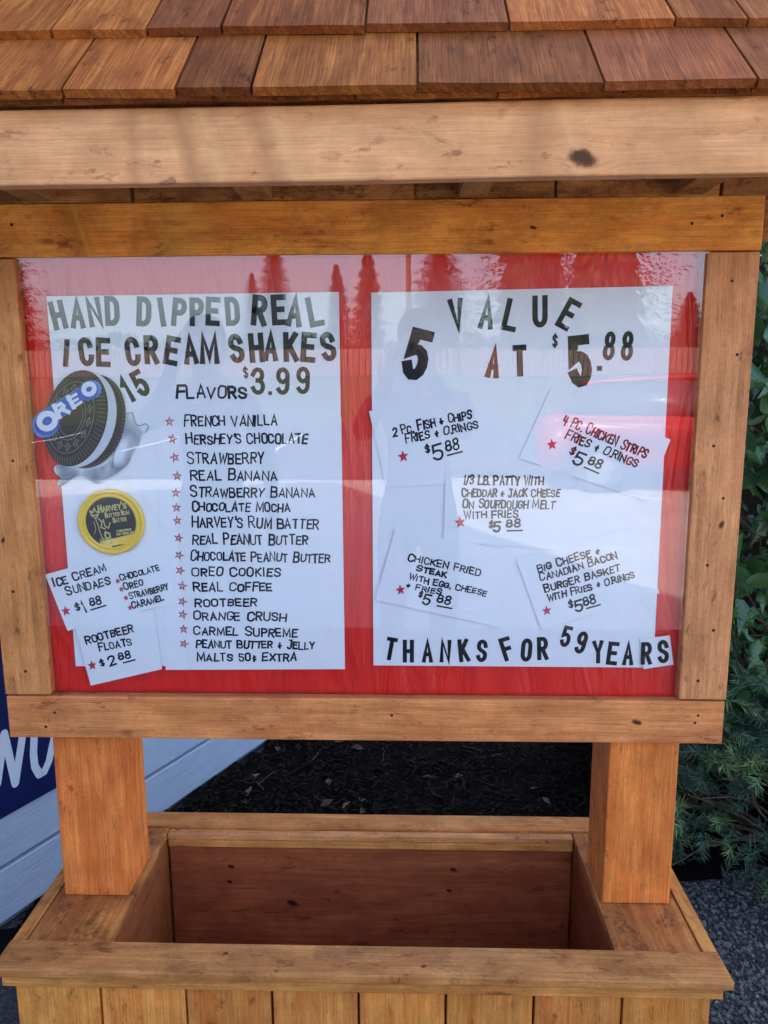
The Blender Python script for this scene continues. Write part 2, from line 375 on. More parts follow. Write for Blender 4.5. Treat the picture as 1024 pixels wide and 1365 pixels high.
g('T', .95, [(0, 1), (1, 1)], [(.5, 1), (.5, 0)])
g('U', 1, [(0, 1), (0, .3)]+arc(.5, .28, .5, .28, 180, 360, 8)+[(1, .3), (1, 1)])
g('V', 1, [(0, 1), (.5, 0), (1, 1)])
g('W', 1.3, [(0, 1), (.25, 0), (.5, .8), (.75, 0), (1, 1)])
g('X', 1, [(0, 0), (1, 1)], [(0, 1), (1, 0)])
g('Y', .95, [(0, 1), (.5, .45), (1, 1)], [(.5, .45), (.45, 0)])
g('Z', .9, [(0, 1), (1, 1), (0, 0), (1, 0)])
g('0', .9, (arc(.5, .72, .5, .28, 0, 180, 7)+arc(.5, .28, .5, .28, 180, 360, 7), True))
g('1', .25, [(0, .78), (.55, 1), (.55, 0)])
g('2', .9, [(0, .76)]+arc(.5, .74, .48, .26, 160, 0, 6)+[(.9, .55), (0, 0), (1, 0)])
g('3', .9, [(0, .78)]+arc(.5, .76, .46, .24, 165, -70, 7)+[(.45, .53)], [(.45, .53)]+arc(.48, .27, .52, .27, 70, -165, 8))
g('4', .9, [(.15, 1), (0, .42), (1, .42)], [(.72, 1), (.6, 0)])
g('5', .9, [(.95, 1), (.1, 1), (.05, .56), (.3, .62)]+arc(.48, .31, .5, .31, 85, -160, 8))
g('8', .85, (arc(.5, .76, .42, .24, -90, 270, 12), True), (arc(.5, .265, .5, .265, 90, 450, 12), True))
g('9', .85, (arc(.5, .73, .48, .27, 0, 360, 12), True), [(.98, .73), (.98, .35)]+arc(.5, .27, .48, .27, 0, -150, 6))
g('$', .7, *[s for s, c in G['S'][1]], [(.5, -.12), (.5, 1.12)])
g('.', .05, [(.4, 0), (.6, .03)])
g(',', .05, [(.6, .05), (.35, -.18)])
g("'", .05, [(.5, 1.05), (.4, .8)])
g('/', .6, [(-.1, -.1), (1.15, 1.1)])
g('+', .75, [(.5, .05), (.5, .75)], [(.05, .42), (.95, .42)], [(.5, .08), (.15, .3)])
g('c', .6, [(.9, .62), (.5, .72), (.1, .45), (.45, .15), (.9, .25)], [(.5, .9), (.5, 0)])   # cent sign

def ribbon(pts, w, closed=False, cap=.5):
    """flat mitred stroke -> list of (left, right) pairs"""
    p = [Vector(q) for q in pts]; q = [p[0]]
    for a in p[1:]:
        if (a-q[-1]).length > w*.06: q.append(a)
    if closed and (q[0]-q[-1]).length < w*.06: q.pop()
    p = q; n = len(p)
    if n < 2: p = [p[0]-Vector((w*.2, 0)), p[0]+Vector((w*.2, 0))]; n = 2; closed = False
    if not closed and cap:
        p[0] = p[0]-(p[1]-p[0]).normalized()*w*cap; p[-1] = p[-1]+(p[-1]-p[-2]).normalized()*w*cap
    out = []
    for i in range(n):
        d0 = (p[i]-p[i-1]).normalized() if (i > 0 or closed) else None
        d1 = (p[(i+1) % n]-p[i]).normalized() if (i < n-1 or closed) else None
        if d0 is None: d0 = d1
        if d1 is None: d1 = d0
        nn = Vector((-d0.y-d1.y, d0.x+d1.x))
        if nn.length < 1e-4: nn = Vector((-d0.y, d0.x))
        nn.normalize(); c = max(.42, nn.dot(Vector((-d0.y, d0.x))))
        out.append((p[i]+nn*(w*.5/c), p[i]-nn*(w*.5/c)))
    return out
class Strokes:
    """collects 2-D strokes lying in the plane (ox, oz) and turns them into one mesh at depth y (each stroke a hair prouder than the last)"""
    def __init__(s): s.v = []; s.f = []; s.k = 0
    def add(s, pts, w, closed=False, cap=.5, dy=None):
        r = ribbon(pts, w, closed, cap); b = len(s.v); y = -s.k*.000025; s.k = (s.k+1) % 6
        for a, c in r: s.v += [(a.x, y, a.y), (c.x, y, c.y)]
        n = len(r)
        for i in range(n-1 if not closed else n):
            j = (i+1) % n; s.f.append((b+2*i, b+2*j, b+2*j+1, b+2*i+1))
    def poly(s, pts, y=0):
        b = len(s.v); s.v += [(x, y, z_) for x, z_ in pts]; s.f.append(tuple(range(b, b+len(pts))))
    def build(s, name, mat, parent, c, y):
        """c = world origin the strokes are relative to"""
        return mobj(name, s.v, s.f, mat, parent, (c[0], y, c[1]))

PY = {'red': .0262, 'sheet': .0225, 'card': .0215, 'top': .0205}
def pp(px, py, y=.0215):
    q = pix_y(px, py, y); return Vector((q.x, q.z))
SC = (pp(600, 600)-pp(500, 600)).length/100      # metres per photo pixel on the notice
def place(parent): return parent.matrix_basis.translation

def sheet(name, corners, y, label, cat, group=None, th=.0006):
    """a paper sheet: its own thing; returned as an Empty with the paper as its part"""
    P = [pp(a, b, y) for a, b in corners]; c = sum(P, Vector((0, 0)))/len(P)
    e = empty(name, (c.x, y, c.y)); tag(e, label, cat, group)
    n = len(P); vs_ = [(p.x-c.x, 0, p.y-c.y) for p in P]+[(p.x-c.x, th, p.y-c.y) for p in P]
    fs = [tuple(range(n)), tuple(range(2*n-1, n-1, -1))]+[(i, i+n, (i+1) % n+n, (i+1) % n) for i in range(n)]
    mobj('paper', vs_, fs, M['paper'], e)
    e['py'] = y; return e
def big(parent, ch, cx, cy, h, tilt=0, wf=.52, tw=.19, mat='black_vinyl'):
    y = parent['py']; c = pp(cx, cy, y); H = h*SC*1.0; w_, st = G[ch]
    t = H*tw; bw = H*wf*(1.3 if ch in 'M' else 1)-t; bh = H-t; a = R(-tilt); S = Strokes()
    if ch == 'I' or ch == '.': bw = 0
    for pts, cl in st:
        q = []
        for x, z_ in pts:
            X = (x-.5)*bw; Z = (z_-.5)*bh
            q.append((X*math.cos(a)-Z*math.sin(a), X*math.sin(a)+Z*math.cos(a)))
        if ch == '.': q = [(0, 0), (t*.1, 0)]
        S.add(q, t, cl, .45)
    o = S.build('letter', M[mat], parent, (c.x-parent.location.x, c.y-parent.location.z), -.0004)
    return o
def hand(parent, text, x0, y0, x1, y1, h, ink='ink', w=2.3, jit=.062, name='handwriting'):
    """one handwritten line between two baseline points of the notice"""
    y = parent['py']; A = pp(x0, y0, y); B = pp(x1, y1, y); d = B-A; L = d.length; ax = d.normalized(); ay = Vector((-ax.y, ax.x))
    H = h*SC; W = w*SC*1.13; adv = []; tot = 0; prev_space = True
    for ch in text:
        if ch == ' ': adv.append((None, .62, 1)); tot += .62; prev_space = True; continue
        s = 1.12 if (prev_space and ch.isalpha() and ch.isupper()) else .96
        prev_space = False
        up = ch if ch in G else ch.upper()
        gw = G[up][0]*.70*s+(.14 if up == 'I' else .02); adv.append((up, gw, s)); tot += gw+.27
    k = (L)/((tot-.27)*H)*1.0; k_ = max(.5, min(1.6, k)); S = Strokes(); x = 0
    rnd = random.Random(hash(text) if False else sum(ord(c)*i for i, c in enumerate(text, 3)))
    for up, gw, s in adv:
        if up is None: x += .62*k_*H; continue
        cw = G[up][0]*.70*s*k_*H; hh = H*s*rnd.uniform(.88, 1.10); sl = rnd.uniform(-.06, .14); oz = rnd.uniform(-.04, .06)*H; rot = rnd.uniform(-.09, .09)
        for pts, cl in G[up][1]:
            q = []
            jx = rnd.uniform(-jit, jit); jz = rnd.uniform(-jit, jit)
            for px, pz in pts:
                X = px*cw if G[up][0] > 0 else 0; Z = pz*hh
                X += sl*Z+(jx+rnd.uniform(-jit, jit)*.35)*H*.7; Z += (jz+rnd.uniform(-jit, jit)*.35)*H*.8+rot*X
                P = A+ax*(x+X)+ay*(Z+oz); q.append((P.x-parent.location.x, P.y-parent.location.z))
            S.add(q, W*rnd.uniform(.78, 1.18), cl, .42)
        x += (gw+.27)*k_*H
    return S.build(name, M[ink], parent, (0, 0), -.0004)
def star(parent, cx, cy, r, solid=False, rot=8):
    y = parent['py']; c = pp(cx, cy, y); S = Strokes(); rr = r*SC
    P = [(rr*math.cos(R(90+rot+144*i)), rr*math.sin(R(90+rot+144*i))) for i in range(5)]
    P = [(a*random.uniform(.85, 1.15), b*random.uniform(.9, 1.15)) for a, b in P]
    if solid:
        pts = []
        for i in range(10):
            q = rr*(1.15 if i % 2 == 0 else .5); pts.append((q*.9*math.cos(R(90+rot+36*i)), q*math.sin(R(90+rot+36*i))))
        b = len(S.v); S.v.append((0, 0, 0)); S.v += [(x, 0, z_) for x, z_ in pts]
        for i in range(10): S.f.append((b, b+1+i, b+1+(i+1) % 10))
    else:
        S.add(P, 1.35*SC, True)
    S.build('star', M['redink'], parent, (c.x-parent.location.x, c.y-parent.location.z), -.0005)
def price(parent, dol, five, fh, e8, e8b, h8, ul, digit='5'):
    """dollar sign, tall digit, raised 88 with a line under it"""
    hand(parent, '$', dol[0], dol[1], dol[0]+dol[2]*.55, dol[1]-dol[3], dol[2], w=2.2, name='price')
    wd = fh*(.6 if digit != '1' else .08); sl = dol[3]/max(1, dol[2]*.55)
    hand(parent, digit, five[0], five[1], five[0]+wd, five[1]-wd*sl, fh, w=2.6, name='price')
    hand(parent, '88', *e8, *e8b, h8, w=2.4, name='price')
    S = Strokes(); a = pp(*ul[:2], parent['py']); b = pp(*ul[2:], parent['py']); L = parent.location
    S.add([(a.x-L.x, a.y-L.z), (b.x-L.x, b.y-L.z)], 2.2*SC); S.build('underline', M['ink'], parent, (0, 0), -.0004)

# =================================================================== THE MENU STAND
K = empty('menu_stand', (0, .08, GZ))
tag(K, 'large wooden menu stand with shingled roof, glazed red notice case and empty planter box below', 'menu stand')
KO = Vector((0, .08, GZ))
def kb(name, c, size, mat, axis='x', **k): return board(name, Vector(c)-KO, size, mat, K, axis, **k)

IW, ZT, ZB, SW, TH = .6058, .1991, -.6197, .089, .024
woodset = dict(light=(.70, .37, .17), mid=(.50, .225, .085), dark=(.30, .115, .045))
M['w_top'] = wood('cedar_top_rail', (.88, .40, .065), (.76, .28, .038), (.36, .09, .016), streaks=[(-.485, .026, -.30, .45), (-.478, .007, -.30, .29), (-.30, .05, .2, .29), (.05, .03, .3, .4)], knots=[(.31, -.004, .004)], rough=.5, saw=.5, blotch=.6, relief=.0005, stain=.25)
M['w_stileL'] = wood('cedar_left_stile', (.82, .36, .110), (.66, .25, .066), (.36, .125, .036), knots=[(-.1, .02, .004)], saw=.6, blotch=.4)
M['w_stileR'] = wood('cedar_right_stile', (.84, .38, .140), (.68, .275, .090), (.38, .135, .052), knots=[(-.07, -.012, .0055)], saw=.8, blotch=.4)
M['w_bottom'] = wood('cedar_bottom_rail', (.86, .34, .105), (.68, .23, .062), (.44, .125, .042), knots=[(.53, 0, .0065)], saw=.6, blotch=.45, relief=.0005)
M['w_fascia'] = wood('cedar_fascia', (.72, .350, .145), (.60, .250, .092), (.46, .165, .060), knots=[(.262, -.026, .0135)], rough=.5, ring=60, saw=.15, blotch=.25, relief=.00025, contrast=.55, stain=.03,
                     streaks=[(-.268, .020, -.25, .62), (-.285, .010, -.25, -.0), (-.235, .016, -.3, .29), (-.165, .022, -.3, .6), (-.135, .016, -.3, .29), (.20, .035, .1, .5), (.245, .014, -.35, .29), (-.34, .014, 0, .4)])
M['w_post'] = wood('cedar_post', POST_L, POST_M, POST_D, knots=[], ring=90, saw=.5, blotch=.42)
M['w_plank'] = wood('cedar_plank', (.86, .38, .085), (.74, .25, .045), (.50, .135, .026), knots=[], ring=70, saw=.5, blotch=.45)
M['w_rim'] = wood('weathered_cap', (.74, .34, .085), (.60, .235, .052), (.38, .115, .030), knots=[], ring=120, saw=.5, blotch=.55, stain=.38)
M['w_rimF'] = wood('weathered_front_cap', (.76, .36, .10), (.62, .26, .066), (.38, .125, .036), knots=[(-.25, -.012, .0045), (.12, .012, .004)], ring=120, saw=.6, blotch=.6, stain=.42)
M['w_deck'] = wood('mottled_deck', (.66, .27, .062), (.46, .155, .036), (.17, .050, .022), knots=[], ring=60, saw=.9, blotch=.7, stain=.75)
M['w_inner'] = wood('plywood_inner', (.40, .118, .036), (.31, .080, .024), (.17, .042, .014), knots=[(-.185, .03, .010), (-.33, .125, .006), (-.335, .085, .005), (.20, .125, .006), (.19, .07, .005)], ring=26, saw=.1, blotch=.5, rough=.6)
M['w_block'] = wood('rough_blocking', (.66, .30, .075), (.46, .17, .038), (.18, .055, .016), ring=60, saw=2.2, blotch=.9, relief=.0012, stain=.8)
M['w_ply'] = wood('backing_plywood', (.5, .3, .14), (.4, .22, .1), (.25, .12, .06), ring=20)

def screws(parent, pts, ax='z'):
    for a, b in pts:
        vs_, fs = [], []
        for r_, y in ((.0, -.0006), (.0016, -.0006), (.0026, -.0002), (.0034, .0012)):
            for i in range(8): vs_.append((a+r_*math.cos(i*math.pi/4), y, b+r_*math.sin(i*math.pi/4)))
        for k_ in range(3):
            for i in range(8): fs.append((k_*8+i, k_*8+(i+1) % 8, k_*8+8+(i+1) % 8, k_*8+8+i))
        mobj('screw', vs_, fs, M['screw'], parent, (0, -.0125, 0))

fy = TH/2
LW = 2*(IW+SW)
tr = kb('frame_rail', (-.004, fy, ZT+SW/2+.0015), (LW+.012, TH, SW), M['w_top'], rag=.0012)
br = kb('frame_rail', (0, fy, ZB-SW/2-.001), (LW-.002, TH, SW-.003), M['w_bottom'], rag=.0012)
sh = ZT-ZB-.003; sz = (ZT+ZB)/2
lst = kb('frame_stile', (-IW-SW/2, fy-.001, sz), (sh, TH, SW), M['w_stileL'], 'z', rag=.0012)
rst = kb('frame_stile', (IW+SW/2, fy-.001, sz), (sh, TH, SW), M['w_stileR'], 'z', rag=.0012)
screws(tr, [(.58, .0), (.63, .012), (-.6, .01)]); screws(br, [(.64, .0), (.645, .015), (-.6, .01), (-.62, -.02), (.06, .01)])
screws(rst, [(.36, .0), (.235, -.018), (.075, .012), (-.02, -.012), (-.145, .008), (-.27, -.012), (-.37, .01)])
screws(lst, [(.3, 0), (.05, -.012), (-.2, .01), (-.36, .0)])
# backing, red sheets, glazing
kb('backing_board', (0, .0435, sz), (LW-.02, .014, sh+.036), M['w_ply'], rag=0)
def red_sheet(x0, x1, y):
    nx, nz_ = 30, 24; vs_, fs = [], []
    for j in range(nz_+1):
        for i in range(nx+1):
            x = x0+(x1-x0)*i/nx; z_ = ZB-.004+(ZT-ZB+.008)*j/nz_
            q = noise.noise(Vector((x*9, y*99, z_*2.2)))*.0014+noise.noise(Vector((x*3+7, 0, z_*3)))*.0012
            vs_.append((x, y+q, z_-KO.z))
    for j in range(nz_):
        for i in range(nx): a = j*(nx+1)+i; fs.append((a, a+1, a+nx+2, a+nx+1))
    mobj('red_sheet', vs_, fs, M['red'], K, (0, -KO.y, 0), smooth=True)
red_sheet(-IW-.003, -.012, .030); red_sheet(-.018, IW+.003, .0285)
kb('glazing', (0, .0075, sz), (2*IW+.012, .003, sh+.01), M['glass'], bev=.0003, rag=0)

# posts: three laminated boards make each of them read as one post
for s in (-1, 1):
    kb('post', (s*(.6232-.068), .0255+.066, (-1.0722-.642)/2), (1.0722-.642, .1317, .136), M['w_post'], 'z', bev=.003, rag=.0015)
for s in (-1, 1):
    kb('rear_brace', (s*.555, .0525+.035, (.27-.645)/2), (.27+.643, .068, .134), M['w_post'], 'z', bev=.003, rag=.001)
# planter box -------------------------------------------------------------
ZD = -1.0722; RT_ = .017
YF, YI, YO, YB = -.1814, -.1056, .2509, .338
kb('planter_cap', (0, (YF+YI)/2, ZD-RT_/2+.0015), (1.34, RT_, YI-YF), M['w_rimF'], 'flatx', bev=.0025, label='front cap board of the planter, grey brown with dark spots')
kb('planter_cap', (0, (YO+YB)/2+.014, ZD-RT_/2+.0015), (1.34, RT_, YB-YO-.028), M['w_rim'], 'flatx', bev=.0025)
kb('planter_trim', (0, YO+.012, ZD-.010), (.955, .022, .012), M['w_stileR'], 'x', bev=.0012)
for s in (-1, 1):
    # outer cap strip and deck board, grain from front to back
    kb('planter_cap', (s*.656, (YI+YO)/2+.012, ZD-RT_/2), (YO-YI+.022, .026, RT_), M['w_rim'], rot=(0, 0, R(90)), bev=.002)
    kb('deck_board', (s*.560, (YI+YO)/2+.012, ZD-RT_/2-.0015), (YO-YI+.022, .160, RT_), M['w_deck'], rot=(0, 0, R(90)), bev=.0015)
# apron and skirt
kb('apron', (0, -.1635, ZD-.029), (1.31, .02, .0225), M['w_rim'], 'x', bev=.0015)
for s in (-1, 1): kb('apron', (s*.655, .08, ZD-.029), (.46, .02, .0225), M['w_rim'], 'y', bev=.0015)
for i in range(8):
    x = -.5635+i*.161
    kb('plank', (x, -.145, (ZD-.0405+GZ+.02)/2), (ZD-.0405-GZ-.02, .018, .1565), M['w_plank'], 'z', bev=.002, rag=.0008)
    kb('plank', (x, .300, (ZD-.0405+GZ+.02)/2), (ZD-.0405-GZ-.02, .018, .1565), M['w_plank'], 'z', bev=.002, rag=.0008)
for s in (-1, 1):
    for i in range(3):
        kb('plank', (s*.633, -.135+.0715+i*.143+.004, (ZD-.0405+GZ+.02)/2), (ZD-.0405-GZ-.02, .1395, .018), M['w_plank'], 'z', bev=.002, rag=.0008)
# inner lining
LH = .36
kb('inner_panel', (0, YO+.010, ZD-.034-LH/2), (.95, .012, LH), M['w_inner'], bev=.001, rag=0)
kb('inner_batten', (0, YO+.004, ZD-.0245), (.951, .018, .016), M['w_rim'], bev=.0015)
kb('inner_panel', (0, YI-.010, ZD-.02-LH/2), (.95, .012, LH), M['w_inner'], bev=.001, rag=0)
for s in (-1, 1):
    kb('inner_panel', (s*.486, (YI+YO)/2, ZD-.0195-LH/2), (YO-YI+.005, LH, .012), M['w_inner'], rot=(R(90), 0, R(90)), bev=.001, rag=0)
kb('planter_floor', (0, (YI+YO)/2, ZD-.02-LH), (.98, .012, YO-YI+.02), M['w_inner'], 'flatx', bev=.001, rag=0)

# roof ---------------------------------------------------------------------
FYF, FZ0, FZ1 = -.30, .2505, .3465
kb('fascia_board', (.06, FYF+.0125, (FZ0+FZ1)/2), (2.10, .025, FZ1-FZ0), M['w_fascia'], bev=.003, rag=.0015, rot=(0, R(-.32), 0))
M['w_lookout'] = wood('cedar_lookout', (.52, .28, .09), (.38, .18, .05), (.2, .08, .03), saw=.8)
for px0, px1 in ((272, 321), (628, 676), (985, 1034), (-85, -36)):
    a = pix_y(px0, 251, -.275).x; b = pix_y(px1, 251, -.275).x
    kb('lookout', ((a+b)/2, -.141, .3125), (.262, b-a, .045), M['w_lookout'], 'y', rot=(0, 0, R(90)), bev=.002)
# rough blocking between them, above the top rail
for x0, x1 in ((-.86, -.392), (-.385, .10), (.104, .34), (.345, .62), (.625, .95)):
    kb('blocking', ((x0+x1)/2, .0165, .3265), (x1-x0, .03, .074), M['w_block'], bev=.002, rag=.002)
# sloped decking under the shingles
def roofpt(x, up): return Vector((x, -.322+up*.7071, .3475+up*.7071))
kb('roof_deck', roofpt(.06, .40)+Vector((0, .010, -.012)), (2.1, .012, .66), M['w_block'], rot=(R(-45), 0, 0), bev=.001, rag=0)
kb('roof_deck', Vector((.06, .46, .588)), (2.1, .012, .72), M['w_block'], rot=(R(45), 0, 0), bev=.001, rag=0)
kb('ridge_cap', Vector((.06, .196, .868)), (2.1, .11, .02), M['w_rim'], bev=.002)
SHM = []
for i, (a, b, c) in enumerate([((.46, .155, .030), (.33, .098, .018), (.14, .036, .008)), ((.32, .105, .024), (.22, .064, .014), (.09, .025, .007)), ((.37, .128, .038), (.27, .083, .023), (.12, .034, .011)), ((.52, .190, .038), (.38, .118, .022), (.17, .045, .011))]):
    SHM.append(wood('cedar_shingle_%s' % 'abcd'[i], a, b, c, knots=[], ring=150 if i % 2 else 90, saw=.2, relief=.0013, rough=.6, contrast=1.8, blotch=.45, spec=.06))
def shingle(x0, x1, up0, length, lift, mat, back=False, tb=.0115):
    """tapered split shingle, butt towards the eave; local x runs up the slope"""
    w = x1-x0-.004; bm = bmesh.new(); nx, ny = 5, 4; s = random.random()*40
    top, bot = [], []
    skew = random.uniform(-.0015, .0015); bl = random.uniform(-.002, .002)
    for i in range(nx+1):
        for j in range(ny+1):
            u = i/nx; v = j/ny-.5
            X = u*length+(1-u)*(bl*v*4+noise.noise(Vector((v*9, s, 0)))*.0012); Z = v*w+skew*u*(1 if v > 0 else -1)
            th = tb*(1-u*.8)
            cup = noise.noise(Vector((X*6+s, Z*9, 0)))*.0011
            top.append(bm.verts.new((X, th+cup, Z))); bot.append(bm.verts.new((X, cup*.3, Z)))
    f = lambda i, j: i*(ny+1)+j
    for i in range(nx):
        for j in range(ny):
            bm.faces.new((top[f(i, j)], top[f(i, j+1)], top[f(i+1, j+1)], top[f(i+1, j)])); bm.faces.new((bot[f(i, j)], bot[f(i+1, j)], bot[f(i+1, j+1)], bot[f(i, j+1)]))
    for i in range(nx):
        bm.faces.new((top[f(i, 0)], top[f(i+1, 0)], bot[f(i+1, 0)], bot[f(i, 0)])); bm.faces.new((top[f(i, ny)], bot[f(i, ny)], bot[f(i+1, ny)], top[f(i+1, ny)]))
    for j in range(ny):
        bm.faces.new((top[f(0, j)], bot[f(0, j)], bot[f(0, j+1)], top[f(0, j+1)])); bm.faces.new((top[f(nx, j)], top[f(nx, j+1)], bot[f(nx, j+1)], bot[f(nx, j)]))
    bmesh.ops.recalc_face_normals(bm, faces=bm.faces)
    me = bpy.data.meshes.new('shingle'); bm.to_mesh(me); bm.free(); me.materials.append(mat)
    ang = R(45)
    # local x -> up slope, local y -> slope normal, local z -> world x
    if not back:
        ex = Vector((0, math.cos(ang), math.sin(ang))); ey = Vector((0, -math.sin(ang), math.cos(ang))); ez = Vector((1, 0, 0))
        p = roofpt((x0+x1)/2, up0)+ey*lift
    else:
        ex = Vector((0, -math.cos(ang), math.sin(ang))); ey = Vector((0, math.sin(ang), math.cos(ang))); ez = Vector((-1, 0, 0))
        q = roofpt((x0+x1)/2, up0); p = Vector((q.x, .388-q.y, q.z))+ey*lift
    tilt = Matrix.Rotation(-.045, 3, Vector((0, 0, 1)))
    mm = Matrix((ex, ey, ez)).transposed() @ tilt
    o = bpy.data.objects.new('shingle', me); col.objects.link(o); o.parent = K
    o.matrix_basis = Matrix.Translation(p-KO) @ mm.to_4x4()
    return o
def seamx(px, py, up):
    p0 = roofpt(0, up); return pix_y(px, py, p0.y).x
EXPO = .170
row_seams = [
    [seamx(px, py, 0) for px, py in ((-90, 141), (86, 139), (237, 137), (337, 136), (557, 124), (803, 119), (1007, 107), (1150, 105))],
    [seamx(px, py, EXPO) for px, py in ((-70, 55), (71, 50), (198, 50), (297, 50), (488, 39), (678, 37), (899, 31), (994, 30), (1120, 28))]]
row_seams[0] = [-.98, -.80]+row_seams[0]+[1.08]; row_seams[1] = [-.98, -.86]+row_seams[1]+[1.08]
for k_ in range(2, 6):
    x = -.98; L = [x]
    while x < 1.02: x += random.uniform(.09, .24); L.append(min(x, 1.1))
    row_seams.append(L)
pick = [[1, 3, 0, 3, 1, 0, 1, 2, 2, 1, 2], [0, 3, 0, 3, 2, 1, 2, 3, 1, 2, 1, 2]]
for r_, seams in enumerate(row_seams):
    for i in range(len(seams)-1):
        if seams[i+1]-seams[i] < .02: continue
        mt = SHM[pick[r_][i % len(pick[r_])]] if r_ < 2 else SHM[random.randrange(4)]
        shingle(seams[i], seams[i+1], r_*EXPO, min(.36, 0.92-r_*EXPO-.12), .002+random.uniform(0, .001), mt)
        if r_ > -1: shingle(-seams[i+1]+.12, -seams[i]+.12, r_*EXPO, min(.36, 0.92-r_*EXPO-.12), .002, SHM[random.randrange(4)], back=True)
# starter course peeking out below
x = -.95
while x < 1.0:
    w = random.uniform(.15, .26); shingle(x, x+w, .008, .30, -.0085, SHM[random.randrange(4)], tb=.008); x += w

# =================================================================== WHAT IS PINNED IN THE CASE
shA = sheet('paper_sheet', [(62, 395), (452, 389), (459, 888), (101, 888)], PY['sheet']+.0012, 'tall white sheet headed HAND DIPPED REAL ICE CREAM SHAKES in black cut-out letters', 'menu sheet')
shB = sheet('paper_sheet', [(207, 543), (455, 556), (460, 892), (221, 893)], PY['sheet'], 'white sheet listing shake flavors by hand beside a column of red stars', 'menu sheet')
shC = sheet('paper_sheet', [(495, 390), (897, 381), (871, 890), (498, 887)], PY['sheet']+.0012, 'large white sheet headed VALUE 5 AT $5.88, right half of the case', 'menu sheet')
for a in [('H', 77.6, 420, 38, -10), ('A', 103.2, 418, 38.5, 0), ('N', 126, 416, 38, -7), ('D', 149.6, 414.5, 38, 1), ('D', 192, 415.3, 38, 5), ('I', 215.6, 416, 38, -6), ('P', 239, 416.5, 37, 8), ('P', 262.5, 416, 37, 2), ('E', 284, 415, 37, 4), ('D', 310, 415, 37, -2),
          ('R', 346, 414, 40, 6), ('E', 372, 413, 39, -2), ('A', 393, 415, 40, 6), ('L', 420, 415, 39, -10),
          ('I', 88.5, 470.5, 37, 8), ('C', 114.7, 468.8, 38, -5), ('E', 137.7, 469.6, 38, 3), ('C', 176.8, 468.6, 38, -6), ('R', 201.9, 466.3, 38, 0), ('E', 229.5, 467.5, 38, 12), ('A', 254, 466.5, 38, -3), ('M', 279, 465.5, 39, 0),
          ('S', 315, 464.5, 38, -8), ('H', 342, 463.5, 39, -3), ('A', 361, 462, 38, 2), ('K', 388, 462.5, 39, 0), ('E', 411.5, 463, 39, 5), ('S', 437.5, 462, 38, -8)]:
    big(shA, *a)
big(shA, '1', 170, 519.5, 36, -27, .36); big(shA, '5', 187, 511, 36, -27, .5)
big(shA, '$', 327.5, 496.5, 14, -5, .5, .13)
for a in [('3', 344, 508, 36, 0), ('.', 360, 524, 30, 0), ('9', 377, 508, 36, 3), ('9', 404, 507, 36, 3)]: big(shA, *a, .52, .16)
hand(shA, 'FLAVORS', 236, 530, 329, 531, 15.5, w=2.9)
FL = [("FRENCH VANILLA", 245.5, 568, 369, 566.5, 13.5), ("HERSHEY'S CHOCOLATE", 249, 591, 409.5, 591, 12.5), ("STRAWBERRY", 249.7, 618, 352, 617.5, 14), ("REAL BANANA", 255, 639.5, 369, 640.5, 12.5),
      ("STRAWBERRY BANANA", 254.5, 662, 419.5, 663, 12.5), ("CHOCOLATE MOCHA", 256.5, 681, 386.5, 682, 11.5), ("HARVEY'S RUM BATTER", 256.5, 702, 424.5, 705, 13), ("REAL PEANUT BUTTER", 257.5, 725, 410, 725.5, 12.5),
      ("CHOCOLATE PEANUT BUTTER", 255, 746.5, 439.5, 750, 12), ("OREO COOKIES", 256, 767, 374, 768.5, 11.5), ("REAL COFFEE", 259, 787.5, 362.5, 788, 11.5), ("ROOTBEER", 260, 808, 342, 807.5, 10.5),
      ("ORANGE CRUSH", 258.5, 826, 381, 828, 11.5), ("CARMEL SUPREME", 258.5, 846, 396, 849, 11.5), ("PEANUT BUTTER + JELLY", 262, 863, 419.5, 865, 10.5), ("MALTS 50c EXTRA", 263.5, 881, 395, 881, 10.5)]
for f_ in FL: hand(shB, *f_, w=2.15)
for x, y in [(226, 562), (230, 585), (233, 610), (236.5, 634.5), (234.5, 657), (235.5, 676.5), (236.5, 694), (238, 717), (238.5, 740), (240, 760.5), (243, 781), (243, 802), (243.5, 819), (245, 838.5), (245.5, 858)]:
    star(shB, x, y, 5.8, False, random.uniform(-25, 15))
# right sheet
for a in [('V', 609, 419, 41, -8), ('A', 649, 417.5, 41, 5), ('L', 682, 420, 41, 12), ('U', 720, 415, 41, -2), ('E', 758, 419, 40, 28)]: big(shC, *a, .48, .17)
big(shC, '5', 556.5, 473, 67, 14, .5, .205); big(shC, 'A', 658, 483, 41, 6, .45, .19, 'dark_red_letter'); big(shC, 'T', 693, 481, 41, -3, .45)
big(shC, '$', 740, 454, 16, 0, .45, .13); big(shC, '5', 773, 481.5, 67, -6, .46, .195); big(shC, '.', 799, 491, 34, 0)
big(shC, '8', 812.5, 461, 37, 4, .42, .15); big(shC, '8', 836.5, 461, 38, 2, .42, .15)
for a in [('T', 521, 865, 34, 10), ('H', 544.5, 868, 34, 0), ('A', 570, 868, 34, 0), ('N', 594, 868, 34, 2), ('K', 618.5, 867, 34, -6), ('S', 642.5, 867.5, 33, 3), ('F', 676, 865, 35, -18), ('O', 702, 866.5, 34, 3), ('R', 723.5, 864.5, 34, -3),
          ('5', 755, 848.5, 31, 12), ('9', 775, 856.5, 33, 14), ('Y', 797.5, 869, 34, -4), ('E', 817, 871, 34, 5), ('A', 837.5, 871.5, 34, 0)]: big(shC, *a, .46, .17)
